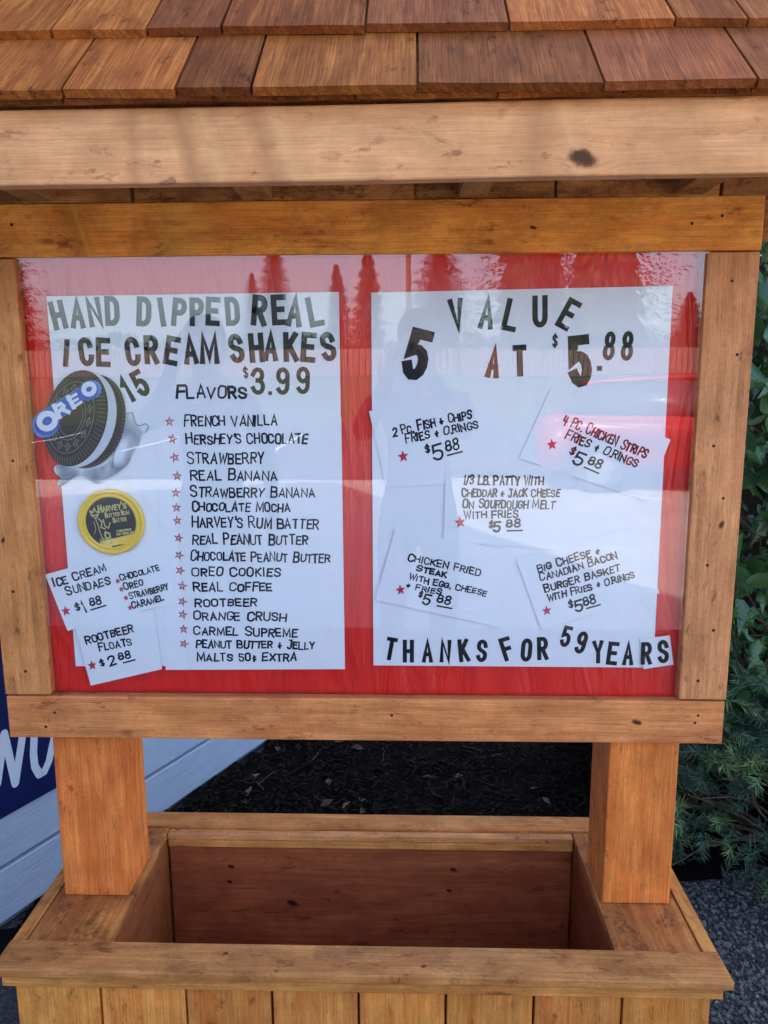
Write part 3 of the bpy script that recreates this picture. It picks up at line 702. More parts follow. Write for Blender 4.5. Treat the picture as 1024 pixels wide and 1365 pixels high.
# cards
cS = sheet('price_card', [(60, 766), (219, 722), (236, 802), (90, 841)], PY['card']-.001, 'white card reading ICE CREAM SUNDAES, tilted below the yellow lid', 'price card')
cR = sheet('price_card', [(99, 833), (205, 812), (216, 892), (121, 914)], PY['top']-.001, 'white card reading ROOTBEER FLOATS, lowest left in the case', 'price card')
hand(cS, 'ICE CREAM', 73, 782, 142.5, 761, 10.5, w=2.1); hand(cS, 'SUNDAES', 90, 793, 147.5, 778.5, 11, w=2.1)
price(cS, (102, 814, 10, 2), (115, 817), 17, (121, 808), (136, 804.5), 11, (121.5, 813, 141, 807), '1')
for t, a in (('CHOCOLATE', (161.5, 774.5, 213, 760.5, 8)), ('OREO', (167, 786.5, 191, 780, 8)), ('STRAWBERRY', (173.5, 798.5, 225, 785.5, 8)), ('CARAMEL', (177, 811, 219, 800, 8))): hand(cS, t, *a, w=1.8)
for x, y in ((157, 774.5), (162, 785.5), (168, 797), (173.5, 810)): star(cS, x, y, 4.2, True)
star(cS, 88, 814.5, 7, True); star(cR, 123, 887, 6.8, True)
hand(cR, 'ROOTBEER', 115, 858, 178, 842, 10.5, w=2.1); hand(cR, 'FLOATS', 133, 868, 176, 859.5, 10, w=2.1)
price(cR, (135, 888, 9, 2), (147, 887), 13, (159, 880), (175, 876.5), 10, (165, 883.5, 180, 879.5), '2')
cF = sheet('price_card', [(492, 548), (660, 518), (680, 640), (515, 650)], PY['card'], 'white card reading 2 PC. FISH + CHIPS, upper left of the right sheet', 'price card')
hand(cF, '2 PC. FISH + CHIPS', 525, 581, 629, 557, 10.5, w=2.1); hand(cF, 'FRIES + O.RINGS', 541.5, 590.5, 637.5, 570, 10.5, w=2.1)
price(cF, (568, 603.5, 10, 1.5), (579, 613), 21, (595, 602), (613, 598), 14, (597, 607, 616, 602)); star(cF, 537.5, 608.5, 7.5, True)
cC = sheet('price_card', [(735, 517), (894, 586), (862, 668), (692, 611)], PY['card'], 'white card reading 4 PC. CHICKEN STRIPS, tilted with its corner past the sheet edge', 'price card')
hand(cC, '4 PC. CHICKEN STRIPS', 750, 565, 860, 610.5, 12, w=2.0); hand(cC, 'FRIES + O.RINGS', 753, 584, 848, 622.5, 11, w=2.1)
price(cC, (759, 604, 10, -2.5), (763, 616), 18, (783, 618), (800, 625), 11, (779.5, 623, 798, 631)); star(cC, 736, 592.5, 7, True)
cP = sheet('price_card', [(595, 619), (758, 622), (781, 735), (591, 722)], PY['top'], 'white card reading 1/3 LB. PATTY WITH CHEDDAR, in the middle of the right sheet', 'price card')
hand(cP, '1/3 LB. PATTY WITH', 618, 646, 724, 646.5, 11.5, w=2.2); hand(cP, 'CHEDDAR + JACK CHEESE', 616.5, 662, 746, 662, 9.8, w=2.0)
hand(cP, 'ON SOURDOUGH MELT', 617.5, 677, 739, 678, 10.5, w=1.8); hand(cP, 'WITH FRIES', 619, 691.5, 690, 690, 10, w=1.8)
price(cP, (652, 703, 9, 0), (658, 708), 14, (675, 703), (694, 702), 10, (676.5, 707.5, 696, 707)); star(cP, 613.5, 696, 7.5, True)
cK = sheet('price_card', [(527, 705), (688, 735), (665, 836), (500, 800)], PY['top']-.0004, 'white card reading CHICKEN FRIED STEAK, lower left of the right sheet', 'price card')
hand(cK, 'CHICKEN FRIED', 543.5, 747, 640, 767, 9, w=1.9); hand(cK, 'STEAK', 555, 761, 595, 769.5, 7.5, w=2.1)
hand(cK, 'WITH EGG, CHEESE', 545, 772.5, 647.5, 794.5, 7.6, w=1.8); hand(cK, '+ FRIES', 541.5, 783, 587.5, 793, 7.4, w=1.8)
price(cK, (558, 795, 8, -1), (563, 804), 15, (582, 802.5), (600, 806), 11, (583, 807.5, 602, 811)); star(cK, 534, 786.5, 7, True)
cB = sheet('price_card', [(688, 745), (855, 700), (879, 791), (722, 840)], PY['card']-.0004, 'white card reading BIG CHEESE + CANADIAN BACON BURGER BASKET, lower right of the right sheet', 'price card')
hand(cB, 'BIG CHEESE +', 718, 763, 800, 738, 9.5, w=2.0); hand(cB, 'CANADIAN BACON', 721, 775, 823, 744, 9, w=1.9)
hand(cB, 'BURGER BASKET', 727, 789.5, 827, 760.5, 9.2, w=2.0); hand(cB, 'WITH FRIES + O.RINGS', 731, 801.5, 846.5, 770, 8.8, w=1.9)
price(cB, (759, 810, 10, 1.5), (768, 815), 16, (779, 808), (795, 803), 12, (782.5, 811, 800, 806)); star(cB, 729, 814, 6.8, True)
cZ = sheet('paper_scrap', [(853, 852), (893, 847), (898, 886), (858, 892)], PY['top'], 'small white paper scrap carrying the last letters of YEARS, overhanging the sheet corner', 'paper scrap')
big(cZ, 'R', 862, 871, 33, -2, .46, .17); big(cZ, 'S', 884, 868.5, 34, -5, .46, .17)

# yellow plastic lid ----------------------------------------------------------
M['yellow'] = plain('yellow_plastic', (.92, .56, .008), .18, .6, nz=.04, nscale=40)
M['lidblack'] = plain('lid_label_black', (.008, .007, .006), .3, .2, nz=.2)
M['gold'] = plain('lid_label_gold', (.62, .50, .16), .4, .5, nz=.15)
M['tan'] = plain('lid_small_print', (.10, .08, .02), .5)
lc = pp(148, 696, .018); LR = 46*SC
lid = empty('tub_lid', (lc.x, .0212, lc.y)); tag(lid, 'round yellow plastic tub lid with a black and gold label, stuck to the left sheet', 'lid')
prof = [(0, -.0040), (.76, -.0040), (.785, -.0052), (.82, -.0054), (.85, -.0046), (.88, -.0046), (.915, -.0066), (.965, -.0068), (.992, -.0055), (1.0, -.003), (1.0, .0)]
vs_, fs = [], []; nseg = 64
for q, y in prof:
    for i in range(nseg): a = 2*math.pi*i/nseg; vs_.append((q*LR*math.cos(a)*1.0, y, q*LR*.985*math.sin(a)))
for k_ in range(len(prof)-1):
    for i in range(nseg): fs.append((k_*nseg+i, k_*nseg+(i+1) % nseg, (k_+1)*nseg+(i+1) % nseg, (k_+1)*nseg+i))
mobj('rim', vs_, fs, M['yellow'], lid, smooth=True)
lp = []
for i in range(60):
    a = 2*math.pi*i/60; x, z_ = .755*LR*math.cos(a), .755*LR*math.sin(a)
    x2, z2 = x, z_
    chord = -.50*LR+.24*x            # the label stops short of the bottom on a slant
    if z2 < chord and x > -.35*LR: z2 = chord
    lp.append((x2, z2))
mobj('label_print', [(0, 0, .1*LR)]+[(a, 0, b) for a, b in lp], [(0, 1+i, 1+(i+1) % 60) for i in range(60)], M['lidblack'], lid, (0, -.0043, 0))
def lidtext(text, x0, z0, L, h, ang, w, mat='gold', name='lettering'):
    S = Strokes(); x = 0; tot = sum((G[c.upper()][0]*.7+.3 if c != ' ' else .5) for c in text)
    ca, sa = math.cos(R(ang)), math.sin(R(ang)); k2 = L/tot
    for i, c in enumerate(text):
        if c == ' ': x += .5*k2; continue
        low = c.islower(); up = c.upper(); hh = h*(.72 if low else 1)
        for pts, cl in G[up][1]:
            q = []
            for px, pz in pts:
                X = x+px*G[up][0]*.7*k2; Z = pz*hh; q.append((x0+X*ca-Z*sa, z0+X*sa+Z*ca))
            S.add(q, w*(1.35 if not low else 1), cl, .4)
        # blackletter-like foot ticks
        x += (G[up][0]*.7+.3)*k2
    S.build(name, M[mat], lid, (0, 0), -.0046)
u_ = LR
lidtext("Harvey's", -.32*u_, .30*u_, .86*u_, .20*u_, 9, .034*u_); lidtext('Butter Rum', -.14*u_, .135*u_, .75*u_, .145*u_, 9, .021*u_); lidtext('Batter', .09*u_, -.01*u_, .42*u_, .14*u_, 9, .021*u_)
lidtext('A DELICIOUS', .16*u_, -.30*u_, .46*u_, .055*u_, 8, .014*u_); lidtext('HOT DRINK MIX', .16*u_, -.40*u_, .54*u_, .055*u_, 8, .014*u_)
lidtext('Made in Washington', 0.0*u_, -.76*u_, .5*u_, .05*u_, 9, .016*u_, 'tan')
S = Strokes()                              # loose gold ornament at the left of the label: crown-like top, scrolls and wheel rings
for pl, w, cl in ([[(-.56, .20), (-.60, .34), (-.52, .29), (-.47, .42), (-.41, .30), (-.33, .36), (-.38, .22)], .05, True], [[(-.52, .17), (-.44, .12), (-.37, .19)], .045, False],
                  [[(-.45, .10), (-.38, -.10), (-.34, -.32), (-.26, -.52)], .035, False], [[(-.36, .10), (-.26, .02), (-.30, -.16), (-.18, -.20)], .05, False], [[(-.22, .08), (-.18, -.12), (-.08, -.18), (-.02, -.02)], .045, False],
                  [arc(-.27, -.58, .09, .09, 0, 330, 9), .03, True], [arc(-.27, -.58, .035, .035, 0, 330, 7), .03, True], [[(-.18, -.30), (-.06, -.34), (-.04, -.46), (-.16, -.50), (-.20, -.38)], .075, True],
                  [[(-.50, .02), (-.46, -.2), (-.52, -.36)], .025, False], [[(-.05, -.56), (.02, -.60), (-.1, -.66)], .05, False]):
    S.add([(a*u_, b*u_) for a, b in pl], w*u_*.7, cl)
S.build('ornament', M['gold'], lid, (0, 0), -.0046)

# printed cookie cut-out -------------------------------------------------------
M['ck_dark'] = plain('cookie_print_dark', (.014, .010, .011), .35, .25, nz=.3, nscale=300)
M['ck_mid'] = plain('cookie_print_highlight', (.25, .21, .22), .35, .3, nz=.3, nscale=300)
M['ck_cream'] = plain('cookie_print_cream', (.60, .64, .68), .4, .5)
def milk_mat():
    N = NT('milk_print'); tc = N.n('ShaderNodeTexCoord'); f = N.noise(N.vmul(tc.outputs['Object'], (30, 1, 17)), 1.0, 1, .3, .8)
    N.l(N.ramp(f, [(.32, (.22, .25, .29)), (.5, (.46, .50, .54)), (.66, (.80, .82, .85))]), N.b.inputs['Base Color']); N.b.inputs['Roughness'].default_value = .35; return N.m
M['milk'] = milk_mat()
M['ck_blue'] = plain('cookie_logo_blue', (.02, .10, .48), .35, .4); M['ck_lblue'] = plain('cookie_logo_light_blue', (.08, .28, .68), .35, .5)
M['ck_white'] = plain('cookie_logo_white', (.80, .82, .86), .35, .5)
ckc = pp(112, 560, .021)
ck = empty('cookie_cutout', (ckc.x, .0205, ckc.y)); tag(ck, 'printed cut-out of a dark sandwich cookie in milk with a blue logo', 'picture')
def cz(zx, zy):                                   # enlarged crop coordinates of the print -> local metres
    q = pp(30+zx/5.389, 480+zy/5.389, .0205); return (q.x-ckc.x, q.y-ckc.y)
def smooth_closed(pts, n=6):
    out = []; N_ = len(pts)
    for i in range(N_):
        p0, p1, p2, p3 = [Vector(pts[(i+k_) % N_]) for k_ in (-1, 0, 1, 2)]
        for j in range(n):
            t = j/n; out.append(.5*((2*p1)+(p2-p0)*t+(2*p0-5*p1+4*p2-p3)*t*t+(3*p1-p0-3*p2+p3)*t**3))
    return out
def flat_part(name, loops, mat, parent, y, th=.0003):
    vs_, fs = [], []
    for lp in loops:
        b = len(vs_); n = len(lp); vs_ += [(p[0], 0, p[1]) for p in lp]; fs.append(tuple(range(b, b+n)))
    return mobj(name, vs_, fs, mat, parent, (0, y, 0))
milk = [(226, 775), (255, 752), (330, 770), (420, 790), (520, 780), (610, 740), (680, 640), (715, 540), (722, 430), (745, 393), (790, 388), (798, 420), (815, 462), (845, 470), (885, 458), (906, 478), (885, 515), (850, 535), (835, 600), (790, 660), (770, 720), (735, 768), (660, 825), (590, 858), (532, 888), (480, 856), (420, 825), (370, 842), (320, 880), (285, 902), (252, 896), (256, 868), (275, 845), (240, 815)]
ml = smooth_closed([cz(*p) for p in milk], 4)
ext = [Vector(p)*1.012 for p in ml]
flat_part('milk_splash', [ml], M['milk'], ck, -.0001)
S = Strokes(); S.add([cz(*p) for p in ((745, 382), (790, 378), (800, 425), (822, 468), (850, 472), (885, 455), (908, 478), (885, 518))], .0011); S.add([cz(*p) for p in ((715, 560), (680, 580), (655, 680), (645, 770))], .0012); S.add([cz(*p) for p in ((240, 890), (262, 905), (300, 888))], .0010)
S.build('splash_outline', plain('splash_outline_ink', (.06, .09, .13), .4), ck, (0, 0), -.0004)
def ell(cx, cy, ax_, by, rot, a0=0, a1=360, n=60, close=True):
    out = []
    for i in range(n if close else n+1):
        a = R(a0+(a1-a0)*i/n); x, y = ax_*math.cos(a), by*math.sin(a); c_, s_ = math.cos(R(rot)), math.sin(R(rot))
        out.append(cz(cx+x*c_-y*s_, cy+x*s_+y*c_))
    return out
RO = 14
flat_part('wafer', [ell(490, 440, 245, 342, RO)], M['ck_dark'], ck, -.0006)
flat_part('filling', [ell(425, 425, 246, 350, RO)], M['ck_cream'], ck, -.0009)
flat_part('wafer', [ell(385, 418, 222, 352, RO)], M['ck_dark'], ck, -.0012)
S = Strokes()
def ellp(cx, cy, ax_, by, a):
    x, y = ax_*math.cos(R(a)), by*math.sin(R(a)); c_, s_ = math.cos(R(RO)), math.sin(R(RO)); return cz(cx+x*c_-y*s_, cy+x*s_+y*c_)
for i in range(64):
    a = i*360/64; S.add([ellp(360, 414, 172, 292, a), ellp(380, 417, 214, 343, a+2)], .00065)
S.add(ell(352, 412, 158, 262, RO), .0010, True); S.add(ell(350, 412, 100, 165, RO), .0009, True); S.add(ell(350, 412, 80, 132, RO), .0007, True)
for i in range(14):
    a = i*360/14; cx_, cy_ = 350, 412; q = [ellp(cx_, cy_, 112, 185, a), ellp(cx_, cy_, 130, 215, a+9), ellp(cx_, cy_, 148, 246, a), ellp(cx_, cy_, 130, 215, a-9)]
    S.add(q, .0008, True); S.add([q[0], q[2]], .0006); S.add([q[1], q[3]], .0006)
S.build('embossed_ridges', M['ck_mid'], ck, (0, 0), -.0015)
S = Strokes()
for i in range(34):
    a = -72+i*150/33; S.add([ellp(452, 432, 262, 345, a), ellp(488, 440, 240, 338, a+1)], .0007)
S.build('edge_ridges', M['ck_mid'], ck, (0, 0), -.0010)
# logo plate
pill = [(82, 470), (90, 420), (130, 375), (190, 340), (300, 268), (400, 205), (440, 165), (500, 152), (548, 170), (562, 215), (545, 255), (490, 285), (430, 300), (330, 380), (275, 430), (255, 500), (200, 542), (140, 548), (98, 520)]
pc = [cz(*p) for p in pill]; cc = sum((Vector(p) for p in pc), Vector((0, 0)))/len(pc)
sp_ = smooth_closed(pc, 4)
flat_part('logo_plate', [[cc+(p-cc)*1.03 for p in sp_]], M['ck_lblue'], ck, -.0018); flat_part('logo_plate', [[cc+(p-cc)*.955 for p in sp_]], M['ck_blue'], ck, -.0021)
def cstroke(pts, w, closed=False): SS.add([cz(*p) for p in pts], w, closed)
SS = Strokes(); px_ = SC/5.389
def ellz(cx, cy, a_, b_, rot, n=20): return [(cx+a_*math.cos(R(360*i/n))*math.cos(R(rot))-b_*math.sin(R(360*i/n))*math.sin(R(rot)), cy+a_*math.cos(R(360*i/n))*math.sin(R(rot))+b_*math.sin(R(360*i/n))*math.cos(R(rot))) for i in range(n)]
cstroke(ellz(182, 437, 58, 52, -33), 42*px_, True)                       # big O
cstroke([(268, 405), (232, 330)], 34*px_); cstroke([(238, 335), (280, 312), (302, 330), (295, 352), (256, 372)], 26*px_); cstroke([(285, 352), (335, 372)], 30*px_)   # R
cstroke([(372, 338), (335, 268)], 32*px_); cstroke([(330, 280), (388, 245)], 20*px_); cstroke([(350, 308), (398, 280)], 20*px_); cstroke([(366, 340), (425, 302)], 20*px_)  # E
cstroke(ellz(482, 208, 40, 36, -33), 34*px_, True)                       # small O
SS.build('logo_lettering', M['ck_white'], ck, (0, 0), -.0025)

# MENU lettering on the building sign ------------------------------------------
S = Strokes()
def on_wall(px, py):
    d = FW+RT*((px-512)/FPX)+UP*((682.5-py)/FPX); o_ = WO+WNn*.008
    t = (o_-CAM).dot(WNn)/d.dot(WNn); P = CAM+d*t; return ((P-WO).dot(WD), P.z)
def wl(pts, w, closed=False): S.add([on_wall(*p) for p in pts], w, closed, .4)
for s0 in (-.80, -.38):
    pass
def wround(pts, w):
    for p in pts[:-1]+pts[-1:]:
        q = on_wall(*p); S.poly([(q[0]+w*.5*math.cos(k_*math.pi/6), q[1]+w*.5*math.sin(k_*math.pi/6)) for k_ in range(12)], -.0003)
    for a_, b_ in zip(pts[:-1], pts[1:]): S.add([on_wall(*a_), on_wall(*b_)], w, False, 0)
wround([(-4, 1045), (5, 978), (20, 1044), (35, 945)], .024)
def wall_letter():
    global S
    me = bpy.data.meshes.new('letter'); me.from_pydata(S.v, [], S.f); me.materials.append(M['signwhite'])
    link('letter', me, banner, (WO+WNn*.0095)-BN, (0, 0, math.atan2(WD.y, WD.x))); S = Strokes()
wall_letter()
wround([(47, 940), (44, 1005), (46, 1022), (52, 1032), (59, 1028), (65, 1014), (71, 985), (77, 940)], .024)
wall_letter()
S.add([(-.42, -.80), (-.42, -1.10), (-.20, -1.10)], .034); S.add([(-.42, -.95), (-.24, -.95)], .034); S.add([(-.42, -.80), (-.2, -.80)], .034)
wall_letter()
S.add([(-.88, -1.10), (-.86, -.80), (-.72, -1.02), (-.58, -.80), (-.56, -1.10)], .034)
wall_letter()

# =================================================================== VEGETATION BEHIND
def ivy_leaf_mesh(name, s):
    """five-lobed leaf folded along the midrib, tip to -z"""
    out = [(0, .0), (.20, .16), (.50, .10), (.40, -.12), (.46, -.38), (.22, -.48), (0, -1.0)]
    vs_ = [(0, 0, .0), (0, -.03, -.45), (0, .02, -1.0)]; fs = []
    for sg in (1, -1):
        b = len(vs_); vs_ += [(sg*x*s, (.05+abs(x)*.22), z_) for x, z_ in out[1:6]]
        ids = [0]+[b+i for i in range(5)]+[2]
        for i in range(6):
            t = (1, ids[i], ids[i+1]) if sg < 0 else (1, ids[i+1], ids[i]); fs.append(t)
    me = bpy.data.meshes.new(name); me.from_pydata([(x, y, z_) for x, y, z_ in vs_], [], fs); me.materials.append(M['ivy']); me.update(); return me
def oval_leaf_mesh(name):
    vs_ = []; fs = []; n = 7
    for i in range(n+1):
        t = i/n; w = .30*math.sin(math.pi*min(1, t*.96+.02))**.8; sag = -.18*t*t
        vs_ += [(-w, .08*w*4+sag, -t), (0, sag, -t), (w, .08*w*4+sag, -t)]
    for i in range(n):
        a = i*3; fs += [(a, a+1, a+4, a+3), (a+1, a+2, a+5, a+4)]
    me = bpy.data.meshes.new(name); me.from_pydata(vs_, [], fs); me.materials.append(M['ivy']); me.polygons.foreach_set('use_smooth', [True]*len(fs)); me.update(); return me
LM = [ivy_leaf_mesh('leaf', .85), ivy_leaf_mesh('leaf', 1.0), oval_leaf_mesh('leaf'), oval_leaf_mesh('leaf')]
ivy = empty('ivy_hedge', (1.9, 1.35, GZ)); IVO = Vector((1.9, 1.35, GZ))
tag(ivy, 'dense dark green climbing ivy with glossy leaves along the right side of the menu stand', 'ivy hedge')
def tube(pts, r, seg=5):
    vs_, fs = [], []
    for i, p in enumerate(pts):
        p = Vector(p); d = (Vector(pts[min(i+1, len(pts)-1)])-Vector(pts[max(i-1, 0)])).normalized()
        a = d.cross(Vector((0, 0, 1)) if abs(d.z) < .9 else Vector((1, 0, 0))).normalized(); b = d.cross(a); rr = r[i] if isinstance(r, list) else r
        for k_ in range(seg): t = 2*math.pi*k_/seg; vs_.append(p+a*rr*math.cos(t)+b*rr*math.sin(t))
    for i in range(len(pts)-1):
        for k_ in range(seg): fs.append((i*seg+k_, i*seg+(k_+1) % seg, (i+1)*seg+(k_+1) % seg, (i+1)*seg+k_))
    return vs_, fs
def join_mesh(lst):
    V, F = [], []
    for v, f in lst:
        b = len(V); V += [tuple(p) for p in v]; F += [tuple(i+b for i in q) for q in f]
    return V, F
# visible, nearest leaves are single parts
rv = random.Random(3)
def ivy_front(x, z_):                             # the uneven face of the hedge
    return 1.02+.16*noise.noise(Vector((x*2.2, z_*2.2, 3)))+.10*noise.noise(Vector((x*6, z_*6, 9)))
for i in range(290):
    x = rv.uniform(.97, 1.50); z_ = rv.uniform(-1.15, .62); y = ivy_front(x, z_)-rv.uniform(-.02, .10)
    o = link('leaf', LM[rv.randrange(4)], ivy, Vector((x, y, z_))-IVO, (rv.uniform(-.9, .5), rv.uniform(-.5, .5), rv.uniform(-1.0, 1.0)))
    s_ = rv.uniform(.055, .105); o.scale = (s_, s_, s_); o.rotation_euler.y += rv.uniform(-1.3, 1.3)
V, F = [], []
for i in range(6000):
    x = rv.uniform(.80, 3.2); z_ = rv.uniform(GZ, .85); y = ivy_front(x, z_)+rv.random()**1.6*.55+.02
    if x < .93+.06*noise.noise(Vector((z_*5, 0, 0))): continue
    me = LM[rv.randrange(3)]; s_ = rv.uniform(.035, .075)
    rot = (Matrix.Rotation(rv.uniform(-1.2, 1.2), 3, 'Z') @ Matrix.Rotation(rv.uniform(-1.2, .6), 3, 'X') @ Matrix.Rotation(rv.uniform(-1.5, 1.5), 3, 'Y'))
    b = len(V); V += [tuple(rot @ (v.co*s_)+Vector((x, y, z_))-IVO) for v in me.vertices]; F += [tuple(k_+b for k_ in p.vertices) for p in me.polygons]
tag(mobj('leaf_mass', V, F, M['ivy'], ivy), kind='stuff')
T = []
for i in range(70):
    x = rv.uniform(.95, 1.8); z_ = GZ+rv.uniform(0, 1.2); p = []
    for j in range(9):
        p.append(Vector((x, ivy_front(x, z_)+rv.uniform(-.05, .06), z_))-IVO); x += rv.uniform(-.09, .09); z_ += rv.uniform(-.02, .12)
    T.append(tube(p, rv.uniform(.0018, .004)))
V, F = join_mesh(T); tag(mobj('vine_stems', V, F, M['stem'], ivy, smooth=True), kind='stuff')
# board fence the ivy climbs on
fen = empty('board_fence', (2.2, 1.72, GZ)); tag(fen, 'dark weathered board fence buried behind the ivy at the right', 'fence')
M['w_fence'] = wood('old_fence_board', (.05, .035, .025), (.035, .024, .018), (.02, .014, .01), rough=.9)
for i in range(18): board('fence_board', Vector((.86+i*.15-2.2, 0, 1.05)), (2.1, .02, .142), M['w_fence'], fen, 'z')
board('fence_rail', Vector((.0, .03, .5)), (2.7, .035, .09), M['w_fence'], fen); board('fence_rail', Vector((.0, .03, 1.6)), (2.7, .035, .09), M['w_fence'], fen)

# low fir bush
bush = empty('fir_bush', (1.32, .95, GZ)); BO = Vector((1.32, .95, GZ))
tag(bush, 'low spreading fir bush with needle sprays on the gravel beside the right post', 'fir bush')
def spray_mesh(mat, seed, L=.09):
    r = random.Random(seed); V, F = [], []
    axis = [Vector((0, 0, 0))]
    d = Vector((1, 0, .15))
    for i in range(6): axis.append(axis[-1]+d.normalized()*L/6); d += Vector((0, r.uniform(-.12, .12), r.uniform(-.1, .12)))
    v, f = tube(axis, [.0016*(1-i/8) for i in range(7)], 4); V += [tuple(p) for p in v]; F += f
    for i in range(46):
        t = (i+r.random())/46; k_ = min(5, int(t*6)); p = axis[k_].lerp(axis[k_+1], t*6-k_)
        a = r.uniform(-math.pi, math.pi); fwd = .55+.9*t*t; dirv = Vector((fwd, math.cos(a), math.sin(a)*.8+.15)).normalized()
        ln = r.uniform(.030, .046)*(1-.25*t); side = dirv.cross(Vector((r.uniform(-1, 1), r.uniform(-1, 1), r.uniform(-1, 1)))).normalized()*.0015
        b = len(V); mid_ = p+dirv*ln*.55; V += [tuple(p-side*.6), tuple(p+side*.6), tuple(mid_+side), tuple(mid_-side), tuple(p+dirv*ln)]; F += [(b, b+1, b+2, b+3), (b+3, b+2, b+4)]
    me = bpy.data.meshes.new('needle_spray'); me.from_pydata(V, [], F); me.materials.append(mat); me.update(); return me
M['needle_dry'] = leaf_mat('dry_needle', (.09, .05, .04), (.16, .09, .07), .7)
SPR = [spray_mesh(M['needle'], 1), spray_mesh(M['needle'], 2, .11), spray_mesh(M['needle_blue'], 3), spray_mesh(M['needle_blue'], 4, .12), spray_mesh(M['needle'], 5, .07)]
SPR_DRY = spray_mesh(M['needle_dry'], 9)
def bush_pt():
    while True:
        x, y, z_ = rv.uniform(-.55, .75), rv.uniform(-.35, .35), rv.uniform(.0, .60)
        q = (x/.75)**2+(y/.36)**2+((z_-.12)/.48)**2
        if .30 < q < 1 and x+BO.x > .80: return Vector((x, y, z_))
for i in range(300):
    p = bush_pt(); me = SPR[rv.randrange(5)] if rv.random() > .05 else SPR_DRY
    o = link('needle_spray', me, bush, p); d = Vector((p.x*.6+rv.uniform(-.5, .5), -.5+rv.uniform(-.6, .3), rv.uniform(-.35, .7)))
    o.rotation_mode = 'QUATERNION'; o.rotation_quaternion = d.to_track_quat('X', 'Z'); s_ = rv.uniform(.95, 1.6); o.scale = (s_, s_, s_)
V, F = [], []
for i in range(420):
    p = bush_pt()+Vector((0, .05, -.02)); me = SPR[rv.randrange(5)]; d = Vector((rv.uniform(-1, 1), rv.uniform(-1, .5), rv.uniform(-.5, .8))).to_track_quat('X', 'Z').to_matrix()
    b = len(V); V += [tuple(d @ v.co+p) for v in me.vertices]; F += [tuple(k_+b for k_ in q.vertices) for q in me.polygons]
tag(mobj('needle_mass', V, F, M['needle_blue'], bush), kind='stuff')
T = []
for i in range(40):
    p = [Vector((rv.uniform(-.05, .05), 0, .0))]; d = Vector((rv.uniform(-1, 1.2), rv.uniform(-.9, .3), rv.uniform(.2, .9))).normalized()
    for j in range(6): p.append(p[-1]+d*.10); d = (d+Vector((rv.uniform(-.3, .3), rv.uniform(-.3, .3), rv.uniform(-.3, .15)))).normalized()
    T.append(tube(p, [.007-.0009*j for j in range(7)]))
V, F = join_mesh(T); mobj('branch', V, F, M['stem'], bush, smooth=True)

# mulch bed ---------------------------------------------------------------------
mb = [(-.86, .36), (1.05, .36), (1.15, .75), (3.3, .9), (3.3, 4.0), (wall_pt(4.1, 0).x, 4.0), (wall_pt(0, 0).x+.02, wall_pt(0, 0).y+.02)]
nx, ny = 90, 90; vs_, fs, keep = [], [], {}
for j in range(ny+1):
    for i in range(nx+1):
        x = -1.2+4.5*i/nx; y = .36+3.7*j/ny
        vs_.append((x, y, GZ+.006+.022*max(0, noise.noise(Vector((x*5, y*5, 0)))+.3)+.012*noise.noise(Vector((x*22, y*22, 4)))))
for j in range(ny):
    for i in range(nx):
        x = -1.2+4.5*(i+.5)/nx; y = .36+3.7*(j+.5)/ny
        if (Vector((x, y, 0))-WO).dot(WNn) < .01: continue
        if x > .74 and y < .84+.10*math.sin(x*5): continue
        a = j*(nx+1)+i; fs.append((a, a+1, a+nx+2, a+nx+1))
tag(mobj('mulch_bed', vs_, fs, M['mulch'], smooth=True), kind='structure')
def scatter(name, n, fn, mat, label, shape):
    V, F = [], []
    for i in range(n):
        p = fn(); v, f = shape(); rot = Matrix.Rotation(rv.uniform(0, 6.28), 3, 'Z') @ Matrix.Rotation(rv.uniform(-.5, .5), 3, 'X') @ Matrix.Rotation(rv.uniform(-.5, .5), 3, 'Y')
        b = len(V); V += [tuple(rot @ Vector(q)+p) for q in v]; F += [tuple(k_+b for k_ in q) for q in f]
    o = mobj(name, V, F, mat); tag(o, label, name.replace('_', ' '), kind='stuff'); return o
CUBEF = [(0, 1, 3, 2), (4, 6, 7, 5), (0, 4, 5, 1), (2, 3, 7, 6), (0, 2, 6, 4), (1, 5, 7, 3)]
def chip():
    a, b, c = rv.uniform(.006, .022), rv.uniform(.002, .006), rv.uniform(.001, .003)
    return [(x*a*rv.uniform(.6, 1), y*b*rv.uniform(.6, 1), z_*c) for x in (-1, 1) for y in (-1, 1) for z_ in (-1, 1)], CUBEF
def bedpt():
    while True:
        x, y = rv.uniform(-1.0, 1.3), rv.uniform(.45, 2.6)
        if (Vector((x, y, 0))-WO).dot(WNn) > .02 and not (x > .74 and y < .9): return Vector((x, y, GZ+.022+.01*rv.random()))
scatter('bark_mulch', 9000, bedpt, M['chip'], 'dark bark chips covering the bed behind the menu stand', chip)
def dleaf():
    w, l = rv.uniform(.008, .016), rv.uniform(.015, .032)
    return [(-l, 0, 0), (0, -w, .006), (l, 0, .002), (0, w, .008), (0, 0, 0)], [(0, 1, 4), (1, 2, 4), (2, 3, 4), (3, 0, 4)]
scatter('fallen_leaves', 130, bedpt, M['deadleaf'], 'small dry curled leaves scattered over the dark mulch', dleaf)
T = []
for i in range(60):
    p = bedpt()+Vector((0, 0, .012)); a = rv.uniform(0, 6.28); q = [p]
    for j in range(4): a += rv.uniform(-.5, .5); q.append(q[-1]+Vector((math.cos(a), math.sin(a), rv.uniform(-.1, .15)))*rv.uniform(.01, .035))
    T.append(tube(q, rv.uniform(.0007, .0016), 4))
V, F = join_mesh(T); tag(mobj('dry_twigs', V, F, M['deadleaf']), 'thin dry twigs lying over the dark mulch', 'twigs', kind='stuff')
